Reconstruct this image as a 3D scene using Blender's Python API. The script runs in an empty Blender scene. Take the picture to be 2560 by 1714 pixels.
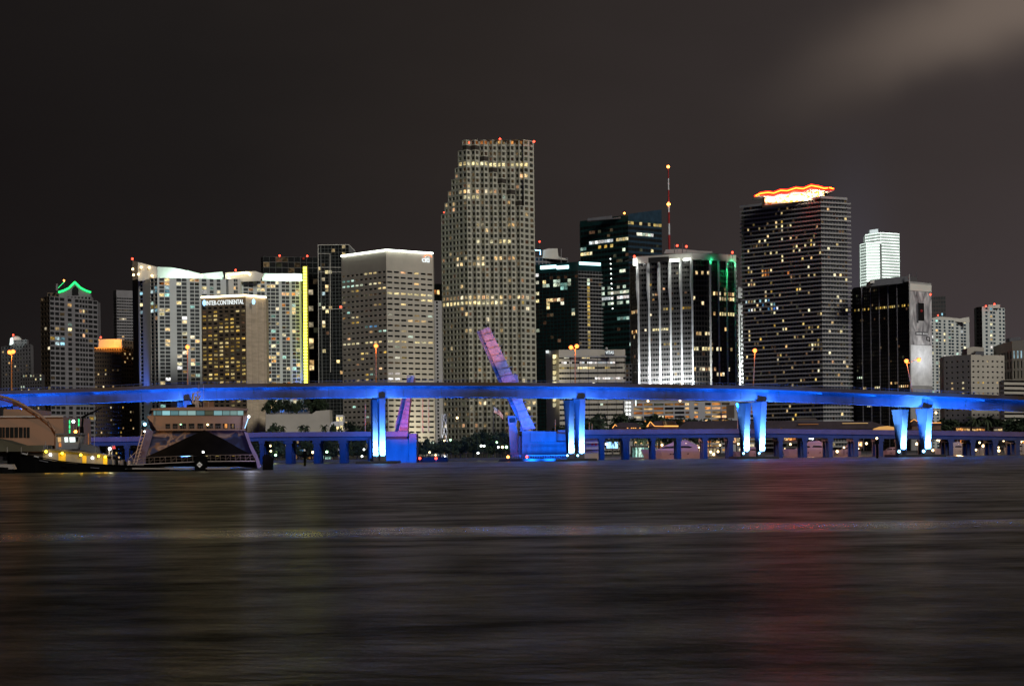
import bpy, math, random
from mathutils import Vector
# ------------------------------------------------------------------ scene, camera, world
S = bpy.context.scene
COL = S.collection
F, YH, ZC, ROLL = 4800.0, 1130.0, 2.8, -0.0125        # focal length in photo pixels, horizon row, eye height, camera roll
CR, SR = math.cos(ROLL), math.sin(ROLL)
rad = math.radians
rnd = random.Random(11)

cam = bpy.data.objects.new('camera', bpy.data.cameras.new('camera'))
COL.objects.link(cam); S.camera = cam
cam.data.sensor_width = 36; cam.data.lens = 36*F/2560
cam.data.shift_y = (YH-857)/2560
cam.data.clip_start = 1; cam.data.clip_end = 20000
cam.location = (0, 0, ZC)
from mathutils import Matrix
cam.rotation_euler = (Matrix.Rotation(-ROLL, 4, 'Y') @ Matrix.Rotation(rad(90), 4, 'X')).to_euler()

def ray(px, py):
    a, b = px-1280, YH-py
    return (a*CR-b*SR), (a*SR+b*CR)
def P(px, py, D):                                       # photo pixel + distance -> world point
    x, z = ray(px, py)
    return Vector((x*D/F, D, ZC+z*D/F))
def G(px, D, z=0.0):                                    # photo column + distance + height -> world point
    zr = (z-ZC)*F/D; a = px-1280
    b = (zr-a*SR)/CR
    return Vector(((a*CR-b*SR)*D/F, D, z))
def corners(pts, i, D):                                 # roof corners share one height; distance of the others follows
    H = P(*pts[i], D).z; out = []
    for q in pts:
        x, z = ray(*q); d = (H-ZC)*F/z
        out.append(Vector((x*d/F, d)))
    return out, H
def lerp(tab, x):
    if x <= tab[0][0]: return tab[0][1]
    for (a, b), (c, d) in zip(tab, tab[1:]):
        if x <= c: return b+(d-b)*(x-a)/(c-a)
    return tab[-1][1]

# ------------------------------------------------------------------ materials
MATS = {}
def newmat(name):
    m = bpy.data.materials.new(name); m.use_nodes = True
    nt = m.node_tree; nt.nodes.clear()
    MATS[name] = m
    return m, nt, nt.nodes, nt.links
def rgb(c): return (c[0], c[1], c[2], 1)
def paint(name, col, rough=.75, var=.18, scale=.25, metal=0.0, spec=.3, stretch=(1, 1, 1), col2=None, bump=0):
    m, nt, N, L = newmat(name)
    out = N.new('ShaderNodeOutputMaterial'); b = N.new('ShaderNodeBsdfPrincipled')
    tc = N.new('ShaderNodeTexCoord'); mp = N.new('ShaderNodeMapping'); mp.inputs['Scale'].default_value = stretch
    nz = N.new('ShaderNodeTexNoise'); nz.inputs['Scale'].default_value = scale; nz.inputs['Detail'].default_value = 5
    nz.inputs['Roughness'].default_value = .65
    rp = N.new('ShaderNodeValToRGB'); rp.color_ramp.elements[0].position = .3; rp.color_ramp.elements[1].position = .7
    lo = [c*(1-var) for c in col]; hi = [min(1, c*(1+var)) for c in (col2 or col)]
    rp.color_ramp.elements[0].color = rgb(lo); rp.color_ramp.elements[1].color = rgb(hi)
    L.new(tc.outputs['Object'], mp.inputs[0]); L.new(mp.outputs[0], nz.inputs['Vector'])
    L.new(nz.outputs['Fac'], rp.inputs[0]); L.new(rp.outputs[0], b.inputs['Base Color'])
    b.inputs['Roughness'].default_value = rough; b.inputs['Metallic'].default_value = metal
    b.inputs['Specular IOR Level'].default_value = spec
    L.new(b.outputs[0], out.inputs[0])
    return m
def glow(name, col, strength, sample=False):
    m, nt, N, L = newmat(name)
    out = N.new('ShaderNodeOutputMaterial'); e = N.new('ShaderNodeEmission')
    e.inputs[0].default_value = rgb(col); e.inputs[1].default_value = strength
    L.new(e.outputs[0], out.inputs[0])
    m.cycles.emission_sampling = 'AUTO' if sample else 'NONE'
    return m
def math_node(nt, op, a, b=None, clamp=False):
    n = nt.nodes.new('ShaderNodeMath'); n.operation = op; n.use_clamp = clamp
    for k, v in enumerate((a, b)):
        if v is None: continue
        if isinstance(v, (int, float)): n.inputs[k].default_value = v
        else: nt.links.new(v, n.inputs[k])
    return n.outputs[0]
def litmat(name, cols, smin, smax, grain=1.6, low=.25):
    """a lit window: each pane gets its own lamp colour and brightness; curtains and furniture break it up"""
    m, nt, N, L = newmat(name)
    out = N.new('ShaderNodeOutputMaterial'); e = N.new('ShaderNodeEmission')
    oi = N.new('ShaderNodeObjectInfo'); ge = N.new('ShaderNodeNewGeometry')
    r = math_node(nt, 'FRACT', math_node(nt, 'ADD', oi.outputs['Random'], ge.outputs['Random Per Island']))
    ramp = N.new('ShaderNodeValToRGB'); ramp.color_ramp.interpolation = 'CONSTANT'
    el = ramp.color_ramp.elements
    el[0].color = rgb(cols[0]); el[1].color = rgb(cols[-1]); el[1].position = 1-1/len(cols)
    for k in range(1, len(cols)-1):
        q = el.new(k/len(cols)); q.color = rgb(cols[k])
    L.new(math_node(nt, 'FRACT', math_node(nt, 'MULTIPLY', r, 7.31)), ramp.inputs[0])
    uv = N.new('ShaderNodeUVMap')
    va = N.new('ShaderNodeVectorMath'); va.operation = 'ADD'
    cx = N.new('ShaderNodeCombineXYZ')
    L.new(math_node(nt, 'MULTIPLY', r, 91.0), cx.inputs[0]); L.new(math_node(nt, 'MULTIPLY', r, 53.0), cx.inputs[1])
    L.new(uv.outputs[0], va.inputs[0]); L.new(cx.outputs[0], va.inputs[1])
    nz = N.new('ShaderNodeTexNoise'); nz.inputs['Scale'].default_value = grain; nz.inputs['Detail'].default_value = 1.5
    L.new(va.outputs[0], nz.inputs['Vector'])
    mr = N.new('ShaderNodeMapRange'); mr.inputs[1].default_value = .36; mr.inputs[2].default_value = .58
    mr.inputs[3].default_value = low; mr.inputs[4].default_value = 1
    L.new(nz.outputs['Fac'], mr.inputs[0])
    s = math_node(nt, 'FRACT', math_node(nt, 'MULTIPLY', r, 13.7))
    s = math_node(nt, 'POWER', s, 1.6)
    s = math_node(nt, 'ADD', math_node(nt, 'MULTIPLY', s, smax-smin), smin)
    L.new(ramp.outputs[0], e.inputs[0]); L.new(math_node(nt, 'MULTIPLY', s, mr.outputs[0]), e.inputs[1])
    L.new(e.outputs[0], out.inputs[0]); m.cycles.emission_sampling = 'NONE'
    return m
litmat('lit_warm', [(1, .70, .33), (1, .78, .42), (1, .60, .24), (1, .84, .55), (.95, .52, .26)], .3, 1.9)
litmat('lit_yellow', [(1, .72, .22), (1, .62, .12), (1, .78, .35)], .18, 1.3)
litmat('lit_cream', [(1, .84, .42), (1, .90, .55), (1, .76, .34)], .7, 2.0)
litmat('lit_office', [(.88, 1, .72), (1, .97, .75), (.80, 1, .80)], .35, 1.7, 2.6)
litmat('lit_white', [(1, .98, .95), (.9, .97, 1), (1, .9, .85)], .5, 2.2, 2.6)
litmat('lit_cool', [(.55, .85, 1), (.7, .95, 1), (.35, .7, .85)], .3, 1.6)
litmat('lit_teal', [(.55, 1, .82), (.7, 1, .85), (.4, .8, .7)], .2, 1.5, 2.6)
litmat('lit_orange', [(1, .40, .10), (1, .52, .16), (1, .62, .25), (.8, .26, .06)], .25, 1.7, 1.3, .12)
litmat('lit_dim', [(.30, .20, .10), (.20, .14, .08), (.13, .13, .08), (.26, .14, .08)], .15, .6)
litmat('lit_blue', [(.1, .3, 1), (.2, .55, 1)], .4, 1.2)

paint('glass_dark', (.012, .014, .014), rough=.12, spec=.6, var=.3)
paint('glass_green', (.008, .035, .036), rough=.1, spec=.6, var=.3)
paint('glass_grey', (.075, .083, .085), rough=.15, spec=.6, var=.3)
paint('glass_blue', (.02, .045, .07), rough=.15, spec=.6, var=.3)
paint('glass_tan', (.05, .048, .038), rough=.2, var=.3)
paint('rib_wall', (.09, .085, .08), var=.2)
paint('stone_cream', (.47, .455, .37), var=.12, scale=.08)
paint('stone_beige', (.47, .43, .355), var=.12, scale=.06)
paint('travertine', (.48, .39, .28), var=.2, scale=.12, stretch=(1, 1, 5))
paint('stone_brown', (.115, .085, .055), var=.2, scale=.1)
paint('brown_wall', (.12, .085, .055), var=.2, scale=.1)
paint('white_wall', (.62, .65, .63), var=.08, scale=.05)
paint('warm_white', (.72, .69, .62), var=.08, scale=.05)
paint('grey_wall', (.22, .21, .22), var=.15, scale=.08)
paint('grey_dim', (.095, .088, .09), var=.15, scale=.08)
paint('concrete', (.36, .35, .34), var=.14, scale=.12, stretch=(1, 1, .4))
paint('concrete_dark', (.10, .075, .055), var=.25, scale=.2)
paint('metal_grey', (.10, .10, .11), rough=.45, var=.15)
paint('mullion_light', (.22, .23, .23), rough=.5, var=.1)
paint('mullion_dim', (.10, .105, .10), rough=.5, var=.1)
paint('black_metal', (.012, .011, .011), rough=.6, var=.3, spec=.15)
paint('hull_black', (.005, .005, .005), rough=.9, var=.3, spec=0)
paint('boat_white', (.30, .265, .24), rough=.4, var=.07)
paint('boat_pink', (.22, .15, .15), rough=.35, var=.07)
paint('roof_dark', (.05, .035, .035), var=.3, scale=.3)
paint('roof_brown', (.14, .08, .05), var=.3, scale=.3)
paint('red_paint', (.35, .02, .02), rough=.5)
paint('lattice_white', (.8, .8, .8), rough=.4)
paint('bark', (.05, .04, .03), var=.3, scale=2)
paint('leaf_dark', (.030, .045, .022), var=.55, scale=.55, rough=.7, spec=.2)
paint('leaf_palm', (.045, .06, .03), var=.4, scale=.6, rough=.6, spec=.2)
paint('land', (.05, .05, .045), var=.3, scale=.02)
paint('seawall', (.12, .11, .10), var=.3, scale=.2)
paint('bascule_paint', (.20, .10, .105), rough=.6, var=.4, scale=.9)
paint('bascule_dark', (.09, .07, .09), rough=.6, var=.2, scale=.4)
paint('orange_pole', (.55, .22, .07), rough=.5)
paint('canopy_green', (.045, .055, .042), rough=.7)
paint('terminal_wall', (.22, .145, .10), var=.08, scale=.06)
paint('sign_white', (.75, .75, .75), rough=.6)
paint('yellow_paint', (.7, .5, .05), rough=.5)

paint('bridge_concrete', (.085, .08, .088), var=.28, scale=.35, stretch=(1, 1, .25))
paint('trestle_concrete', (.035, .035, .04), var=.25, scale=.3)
paint('canopy_red', (.30, .03, .02))
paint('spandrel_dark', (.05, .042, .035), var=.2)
paint('spandrel_green', (.016, .06, .058), rough=.3, var=.3)
paint('white_steel', (.75, .76, .76), rough=.5, var=.06)
paint('deck_concrete', (.12, .065, .06), var=.2, scale=.3)
paint('pier_concrete', (.055, .055, .06), var=.35, scale=.25, stretch=(1, 1, .35))
paint('pink_stucco', (.20, .11, .10), var=.15)
paint('ferry_cream', (.165, .115, .083), rough=.6, var=.06)
paint('arch_steel', (.13, .10, .08), rough=.6, var=.15)
paint('parapet_brown', (.070, .040, .014), var=.25, scale=.5)
paint('metal_light', (.20, .20, .21), rough=.5)
paint('hull_lavender', (.17, .14, .23), rough=.4)
paint('mural_left', (.06, .03, .033), var=.5, scale=.3, col2=(.05, .06, .13))
paint('red_cloth', (.45, .04, .05))
paint('flag_blue', (.03, .05, .25))
litmat('lit_ferry', [(.45, .85, .9), (.55, .95, .95), (.35, .7, .75), (.6, .95, .9)], .3, .85, .8, .4)
glow('bulb_sodium', (1, .19, .035), 5.5)
glow('bulb_white', (.95, 1, .95), 7)
glow('bulb_warm', (1, .72, .35), 6)
glow('bulb_yellow', (1, .62, .04), 7)
glow('bulb_green', (.5, 1, .55), 5)
glow('bulb_blue', (.25, .65, 1), 10)
glow('beacon_red', (1, .06, .03), 6)
glow('beacon_amber', (1, .25, .04), 14)
glow('strip_cream', (1, .82, .48), 7, True)
glow('strip_white', (.93, 1, .90), 5, True)
glow('strip_cyan', (.55, .98, 1), 3.0, True)
glow('strip_yellow', (.95, 1, .07), 5.5, True)
glow('strip_green', (.02, 1, .16), 2.6, True)
glow('tube_green', (.05, 1, .25), 1.6)
glow('neon_red', (1, .015, .006), 9, True)
glow('neon_orange', (1, .033, .003), 42, True)
glow('string_orange', (1, .42, .10), 1.8)
glow('sign_letter', (.92, 1, 1), 1.15)
glow('sign_blue', (.30, .62, 1), 2.4)
glow('sign_red', (1, .16, .05), 3)
glow('shop_warm', (1, .62, .28), 1.3)
glow('shop_white', (.85, 1, .95), 1.6)

# ------------------------------------------------------------------ mesh builder
class MB:
    def __init__(s): s.v = []; s.f = []; s.k = {}
    def idx(s, p):
        k = (round(p[0], 3), round(p[1], 3), round(p[2], 3))
        if k not in s.k: s.k[k] = len(s.v); s.v.append(k)
        return s.k[k]
    def poly(s, *pts):
        f = []
        for p in pts:
            i = s.idx(p)
            if i not in f: f.append(i)
        if len(f) > 2: s.f.append(f)
    def raw(s, *pts):                                   # unmerged face (leaf, pane)
        b = len(s.v); s.v += [tuple(p) for p in pts]; s.f.append(list(range(b, b+len(pts))))
    def hexa(s, b4, t4):
        for f in ((b4[3], b4[2], b4[1], b4[0]), (t4[0], t4[1], t4[2], t4[3])): s.poly(*f)
        for k in range(4):
            j = (k+1) % 4; s.poly(b4[k], b4[j], t4[j], t4[k])
    def box(s, a, b):
        x0, y0, z0 = a; x1, y1, z1 = b
        s.hexa([(x0, y0, z0), (x1, y0, z0), (x1, y1, z0), (x0, y1, z0)], [(x0, y0, z1), (x1, y0, z1), (x1, y1, z1), (x0, y1, z1)])
    def obox(s, o, ex, ey, ez):
        o, ex, ey, ez = map(Vector, (o, ex, ey, ez))
        b = [o, o+ex, o+ex+ey, o+ey]; s.hexa(b, [p+ez for p in b])
    def prism(s, pts, z0, z1):
        n = len(pts)
        for k in range(n):
            a, b = pts[k], pts[(k+1) % n]
            s.poly((a[0], a[1], z0), (b[0], b[1], z0), (b[0], b[1], z1), (a[0], a[1], z1))
        s.poly(*[(p[0], p[1], z1) for p in pts]); s.poly(*[(p[0], p[1], z0) for p in reversed(pts)])
    def extd(s, px, Df, depth):                         # the same, along a wall whose distance varies with the column
        a = [P(x, y, Df(x)) for x, y in px]; b = [p+Vector((0, depth, 0)) for p in a]; n = len(a)
        s.poly(*reversed(a)); s.poly(*b)
        for k in range(n):
            j = (k+1) % n; s.poly(a[k], a[j], b[j], b[k])
    def ext(s, px, D, depth, skew=0.0):                 # outline at its own distance, extruded to real thickness
        a = [P(x, y, D) for x, y in px]; b = [p+Vector((skew*depth, depth, 0)) for p in a]; n = len(a)
        s.poly(*reversed(a)); s.poly(*b)
        for k in range(n):
            j = (k+1) % n; s.poly(a[k], a[j], b[j], b[k])
    def tube(s, pts, r, n=6, r2=None):
        pts = [Vector(p) for p in pts]; rings = []
        for i, p in enumerate(pts):
            d = (pts[min(i+1, len(pts)-1)]-pts[max(i-1, 0)]).normalized()
            u = d.orthogonal().normalized() if abs(d.z) < .99 else Vector((1, 0, 0)); w = d.cross(u)
            rr = r if r2 is None else r+(r2-r)*i/max(1, len(pts)-1)
            rings.append([p+(u*math.cos(2*math.pi*k/n)+w*math.sin(2*math.pi*k/n))*rr for k in range(n)])
        for a, b in zip(rings, rings[1:]):
            for k in range(n):
                j = (k+1) % n; s.poly(a[k], a[j], b[j], b[k])
        s.poly(*reversed(rings[0])); s.poly(*rings[-1])
    def ball(s, c, r, n=8, m=5, sz=1.0):
        c = Vector(c); rings = []
        for i in range(m+1):
            t = math.pi*i/m
            rings.append([c+Vector((r*math.sin(t)*math.cos(2*math.pi*k/n), r*math.sin(t)*math.sin(2*math.pi*k/n), -r*sz*math.cos(t))) for k in range(n)])
        for a, b in zip(rings, rings[1:]):
            for k in range(n):
                j = (k+1) % n; s.poly(a[k], a[j], b[j], b[k])
    def loft(s, rings, cap=True):
        for a, b in zip(rings, rings[1:]):
            n = len(a)
            for k in range(n):
                j = (k+1) % n; s.poly(a[k], a[j], b[j], b[k])
        if cap: s.poly(*reversed(rings[0])); s.poly(*rings[-1])

def base_of(o):
    v = Vector((0, 0, 0))
    while o: v = v+o.location; o = o.parent
    return v
def link(name, me, mat, parent=None, loc=None):
    o = bpy.data.objects.new(name, me); COL.objects.link(o)
    if mat and not me.materials: me.materials.append(MATS[mat])
    if parent: o.parent = parent
    if loc is not None: o.location = loc
    return o
def build(mb, name, mat, parent=None, loc=None, smooth=False, uv=False):
    """link a mesh builder as ONE object (part of parent, or top-level with its origin at loc)"""
    off = base_of(parent)+(Vector(loc) if loc is not None else Vector((0, 0, 0)))
    me = bpy.data.meshes.new(name)
    me.from_pydata([(p[0]-off.x, p[1]-off.y, p[2]-off.z) for p in mb.v], [], mb.f)
    if uv:
        l = me.uv_layers.new(name='UVMap'); q = ((0, 0), (1, 0), (1, 1), (0, 1))
        for p in me.polygons:
            for k, li in enumerate(p.loop_indices): l.data[li].uv = q[k % 4]
    if smooth:
        for p in me.polygons: p.use_smooth = True
        me.set_sharp_from_angle(angle=rad(35))
    me.update()
    return link(name, me, mat, parent, loc)
def tag(o, label=None, cat=None, group=None, kind=None):
    if label: o['label'] = label
    if cat: o['category'] = cat
    if group: o['group'] = group
    if kind: o['kind'] = kind
    return o
def thing(name, label, cat, loc=(0, 0, 0), group=None):
    o = bpy.data.objects.new(name, None); o.empty_display_size = .5; COL.objects.link(o); o.location = loc
    return tag(o, label, cat, group)
def copy_tree(o, parent=None):
    c = o.copy(); COL.objects.link(c)
    if parent: c.parent = parent
    for ch in list(o.children): copy_tree(ch, c)
    return c
def one(fn, name, mat, parent=None, **kw):
    mb = MB(); fn(mb); return build(mb, name, mat, parent, **kw)
def ball(name, mat, parent, c, r, **kw):
    mb = MB(); mb.ball(c, r); return build(mb, name, mat, parent, smooth=True, **kw)
def extp(name, mat, parent, px, D, depth, skew=0.0):
    mb = MB(); mb.ext(px, D, depth, skew); return build(mb, name, mat, parent)
def text(name, body, mat, parent, origin, ex, height, width=None, n=(0, -1), thick=.15):
    """raised letters on a wall: origin = lower left, ex = unit wall direction, n = outward normal"""
    cu = bpy.data.curves.new(name, 'FONT'); cu.body = body; cu.size = 1; cu.resolution_u = 3; cu.extrude = .02
    t = bpy.data.objects.new(name, cu); COL.objects.link(t)
    me = bpy.data.meshes.new_from_object(t.evaluated_get(bpy.context.evaluated_depsgraph_get()))
    bpy.data.objects.remove(t)
    xs = [v.co.x for v in me.vertices]; ys = [v.co.y for v in me.vertices]
    sx = (width/(max(xs)-min(xs))) if width else height/(max(ys)-min(ys)); sy = height/(max(ys)-min(ys))
    x0, y0 = min(xs), min(ys); off = base_of(parent); o3 = Vector(origin)
    ex = Vector((ex[0], ex[1], 0)); nn = Vector((n[0], n[1], 0))
    for v in me.vertices:
        v.co = o3+ex*(v.co.x-x0)*sx+Vector((0, 0, 1))*(v.co.y-y0)*sy+nn*(v.co.z/.02*thick+thick)-off
    me.materials.clear(); me.name = name
    return link(name, me, mat, parent)

# ------------------------------------------------------------------ lights
def lamp(name, kind, loc, col, power, target=None, size=1.0, size_y=None, angle=60, blend=.8, radius=.3):
    d = bpy.data.lights.new(name, kind); d.color = col; d.energy = power
    if kind == 'AREA':
        d.size = size
        if size_y: d.shape = 'RECTANGLE'; d.size_y = size_y
    if kind == 'SPOT': d.spot_size = rad(angle); d.spot_blend = blend
    if kind in ('SPOT', 'POINT'): d.shadow_soft_size = radius
    o = bpy.data.objects.new(name, d); COL.objects.link(o); o.location = loc
    if target is not None: o.rotation_euler = (Vector(target)-Vector(loc)).to_track_quat('-Z', 'Y').to_euler()
    return o

# ------------------------------------------------------------------ buildings
PANE = {}
def pane_mesh(kind):
    if kind not in PANE:
        me = bpy.data.meshes.new('window'); me.from_pydata([(0, 0, 0), (1, 0, 0), (1, 0, 1), (0, 0, 1)], [], [(0, 1, 2, 3)])
        l = me.uv_layers.new(name='UVMap')
        for k, q in enumerate(((0, 0), (1, 0), (1, 1), (0, 1))): l.data[k].uv = q
        me.materials.append(MATS['lit_'+kind]); PANE[kind] = me
    return PANE[kind]
def lit(p, kinds, rows=None, seed=1, cells=None):
    R = random.Random(seed)
    def f(r, c):
        x = R.random(); k = R.choice(kinds)
        if cells and (r, c) in cells: return cells[(r, c)]
        for (c0, c1, pr, kk) in (rows or {}).get(r, ()):
            if c0 <= c <= c1 and x < pr: return kk
        return k if x < p else None
    return f
class Bld:
    """one building: wall and glass meshes, every lit window a pane of its own (first 100), the rest one part"""
    def __init__(s, name, label, base, cat='building', group=None):
        s.root = thing(name, label, cat, (base[0], base[1], 1.0), group); s.mbs = {}; s.panes = []
    def mb(s, part, mat):
        return s.mbs.setdefault((part, mat), MB())
    def wall(s, p0, p1, z0, z1, mat='concrete', part='wall'):
        s.mb(part, mat).poly((p0[0], p0[1], z0), (p1[0], p1[1], z0), (p1[0], p1[1], z1), (p0[0], p0[1], z1))
    def facade(s, p0, p1, z0, z1, cols, nr, win=(.2, .2, .3, .2), mat='concrete', part='wall', glass='glass_dark', deep=.35, litf=None, r0=0):
        """cols: number of bays, or list of (width, windowed); win: margins left, right, bottom, top as fractions of the cell"""
        p0 = Vector(p0[:2]); p1 = Vector(p1[:2]); d = p1-p0; Ln = d.length; ex = d/Ln; n = Vector((ex.y, -ex.x))
        if isinstance(cols, int): cols = [(1, 1)]*cols
        tot = sum(c[0] for c in cols); h = (z1-z0)/nr; W = s.mb(part, mat); Gm = s.mb('glazing', glass)
        def Q(a, z, o): q = p0+ex*a-n*o; return (q.x, q.y, z)
        for r in range(nr):
            zt = z1-r*h; zb = zt-h; a = 0
            for c, (w, on) in enumerate(cols):
                b = a+w*Ln/tot; cw = b-a
                o4 = [Q(a, zb, 0), Q(b, zb, 0), Q(b, zt, 0), Q(a, zt, 0)]
                if not on: W.poly(*o4)
                else:
                    xa, xb, za, zc = a+cw*win[0], b-cw*win[1], zb+h*win[2], zt-h*win[3]
                    i4 = [Q(xa, za, 0), Q(xb, za, 0), Q(xb, zc, 0), Q(xa, zc, 0)]
                    g4 = [Q(xa, za, deep), Q(xb, za, deep), Q(xb, zc, deep), Q(xa, zc, deep)]
                    for k in range(4):
                        j = (k+1) % 4
                        W.poly(o4[k], o4[j], i4[j], i4[k]); W.poly(i4[k], i4[j], g4[j], g4[k])
                    kd = litf(r+r0, c) if litf else None
                    if kd: s.panes.append((kd, g4, xb-xa, zc-za, ex))
                    else: Gm.raw(*g4)
                a = b
    def shell(s, front, H, z0=1.0, depth=25, mat='concrete', roof='roof_dark', back=None):
        a, b = Vector(front[0][:2]), Vector(front[-1][:2])
        bk = back or [b+Vector((b.x/b.y*depth*.6, depth)), a+Vector((a.x/a.y*depth*.6, depth))]
        ring = [Vector(p[:2]) for p in front]+[Vector(p[:2]) for p in bk]
        m = len(front)
        for k in range(m-1, len(ring)):
            s.wall(ring[k], ring[(k+1) % len(ring)], z0, H, mat)
        s.mb('roof', roof).poly(*[(p[0], p[1], H-.05) for p in ring])
        return ring
    def add(s, name, mat, fn, smooth=False): return one(fn, name, mat, s.root, smooth=smooth)
    def beacon(s, p, r=.6, mat='beacon_red', mast=2.5):
        b = one(lambda m: m.tube([p-Vector((0, 0, mast)), p], .12), 'beacon_mast', 'metal_grey', s.root)
        ball('beacon', mat, b, p, r)
    def done(s, maxp=100):
        for (part, mat), mb in s.mbs.items():
            if not mb.f: continue
            o = build(mb, part, mat, s.root)
            if part == 'glazing': o['kind'] = 'stuff'
        R = random.Random(5); R.shuffle(s.panes); base = base_of(s.root); rest = {}
        for i, (kd, g, w, h, ex) in enumerate(s.panes):
            if i < maxp:
                o = bpy.data.objects.new('window', pane_mesh(kd)); COL.objects.link(o); o.parent = s.root
                o.location = Vector(g[0])-base; o.rotation_euler = (0, 0, math.atan2(ex.y, ex.x)); o.scale = (w, 1, h)
            else: rest.setdefault(kd, MB()).raw(*g)
        for kd, mb in rest.items():
            o = build(mb, 'lit_glazing', 'lit_'+kd, s.root, uv=True); o['kind'] = 'stuff'
        return s.root
def rows_for(pitch_px, D, z0, z1): return max(1, round((z1-z0)/(pitch_px*D/F)))
# ================================================================== THE SKYLINE, left to right
def patchwork(name, cols, scale, pos, stretch=(1, 1, 1), detail=2.0):
    m, nt, N, L = newmat(name)
    out = N.new('ShaderNodeOutputMaterial'); p = N.new('ShaderNodeBsdfPrincipled'); p.inputs['Roughness'].default_value = .7; p.inputs['Specular IOR Level'].default_value = .15
    tc = N.new('ShaderNodeTexCoord'); mp = N.new('ShaderNodeMapping'); mp.inputs['Scale'].default_value = stretch
    nz = N.new('ShaderNodeTexNoise'); nz.inputs['Scale'].default_value = scale; nz.inputs['Detail'].default_value = detail; nz.inputs['Distortion'].default_value = .8
    rp = N.new('ShaderNodeValToRGB'); el = rp.color_ramp.elements
    el[0].position = pos[0]; el[0].color = rgb(cols[0]); el[1].position = pos[-1]; el[1].color = rgb(cols[-1])
    for q_, c_ in list(zip(pos, cols))[1:-1]: w_ = el.new(q_); w_.color = rgb(c_)
    L.new(tc.outputs['Object'], mp.inputs[0]); L.new(mp.outputs[0], nz.inputs['Vector']); L.new(nz.outputs['Fac'], rp.inputs[0]); L.new(rp.outputs[0], p.inputs['Base Color']); L.new(p.outputs[0], out.inputs[0])
    return m
patchwork('pavilion', [(.55, .18, .03), (.75, .38, .08), (.8, .75, .65), (.45, .5, .55), (.8, .3, .05)], .45, [.3, .42, .5, .56, .7])
patchwork('poster', [(.13, .12, .125), (.32, .31, .32), (.50, .48, .48), (.72, .70, .70)], .22, [.3, .45, .55, .72], (1, 1, .5), 5)
patchwork('mural', [(.012, .016, .04), (.02, .035, .09), (.10, .07, .055), (.17, .14, .13), (.04, .04, .07)], .26, [.40, .47, .50, .54, .62], (1, 1, 1.3))
def simple(name, label, pts, i, D, nL, nR, pitch, mat='concrete', win=(.2, .2, .3, .2), glass='glass_dark', p=.07, kinds=('warm',),
           depth=25, seed=1, litL=None, litR=None, skip=0, deep=.35, group=None, matR=None, winR=None, maxp=100):
    """tower seen on one or two faces; pts = roof corners left to right"""
    q, H = corners(pts, i, D); b = Bld(name, label, q[i], group=group)
    z0 = 1.0; z1 = H; dd = D
    if skip:
        z1 = H-skip*dd/F
        for a, c in zip(q, q[1:]): b.wall(a, c, z1, H, mat)
    nr = rows_for(pitch, D, z0, z1)
    fs = list(zip(q, q[1:])); ns = [nL, nR] if len(fs) > 1 else [nL]
    for k, ((a, c), n) in enumerate(zip(fs, ns)):
        f = (litL, litR)[k] or lit(p, kinds, seed=seed+k*17)
        b.facade(a, c, z0, z1, n, nr, (winR if k and winR else win), (matR if k and matR else mat), ('wall' if not (k and matR) else 'side_wall'), glass, deep, f)
    b.shell(q, H, z0, depth, mat)
    b.q, b.H, b.nr, b.z1 = q, H, nr, z1
    return b

# ---- far left: low tower with a white lit crown
b = simple('apartment_tower', 'dim grey tower with a small white lit dome, furthest left in the skyline', [(3, 866), (26, 864), (77, 860)], 1, 1900, 3, 7, 9.5,
           'grey_wall', (.22, .22, .3, .25), p=.10, kinds=('warm', 'dim', 'dim'), seed=3)
up, H2 = corners([(26, 850), (68, 848)], 0, 1904)
b.facade(up[0], up[1], b.H, H2, 5, 2, (.25, .25, .3, .3), 'grey_wall'); b.shell(up, H2, b.H, 14, 'grey_wall')
def dome(m):
    c = P(39, 851, 1908); rings = []
    for i in range(5):
        t = i/4*math.pi/2
        rings.append([c+Vector((6.2*math.cos(t)*math.cos(a*math.pi/6), 6.2*math.cos(t)*math.sin(a*math.pi/6), 4.6*math.sin(t))) for a in range(12)])
    m.loft(rings)
b.add('dome', 'warm_white', dome, True)
one(lambda m: m.ext([(24, 862), (26, 845), (32, 843), (33, 858), (29, 861)], 1896, .8), 'crown_panel', 'shop_white', b.root)
b.beacon(P(33, 837, 1900), .9); b.done()
dm = P(46, 838, 1880); lamp('dome_floodlight', 'SPOT', dm+Vector((3, -12, -2)), (.75, 1, .95), 9000, P(40, 848, 1906), angle=70)

b = simple('low_block', 'low dark block with a row of lit windows between the two leftmost towers', [(50, 936), (104, 934)], 0, 1500, 9, 0, 9, 'grey_dim', p=.22, kinds=('cream', 'warm', 'office'), seed=8)
b.done()

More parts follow.
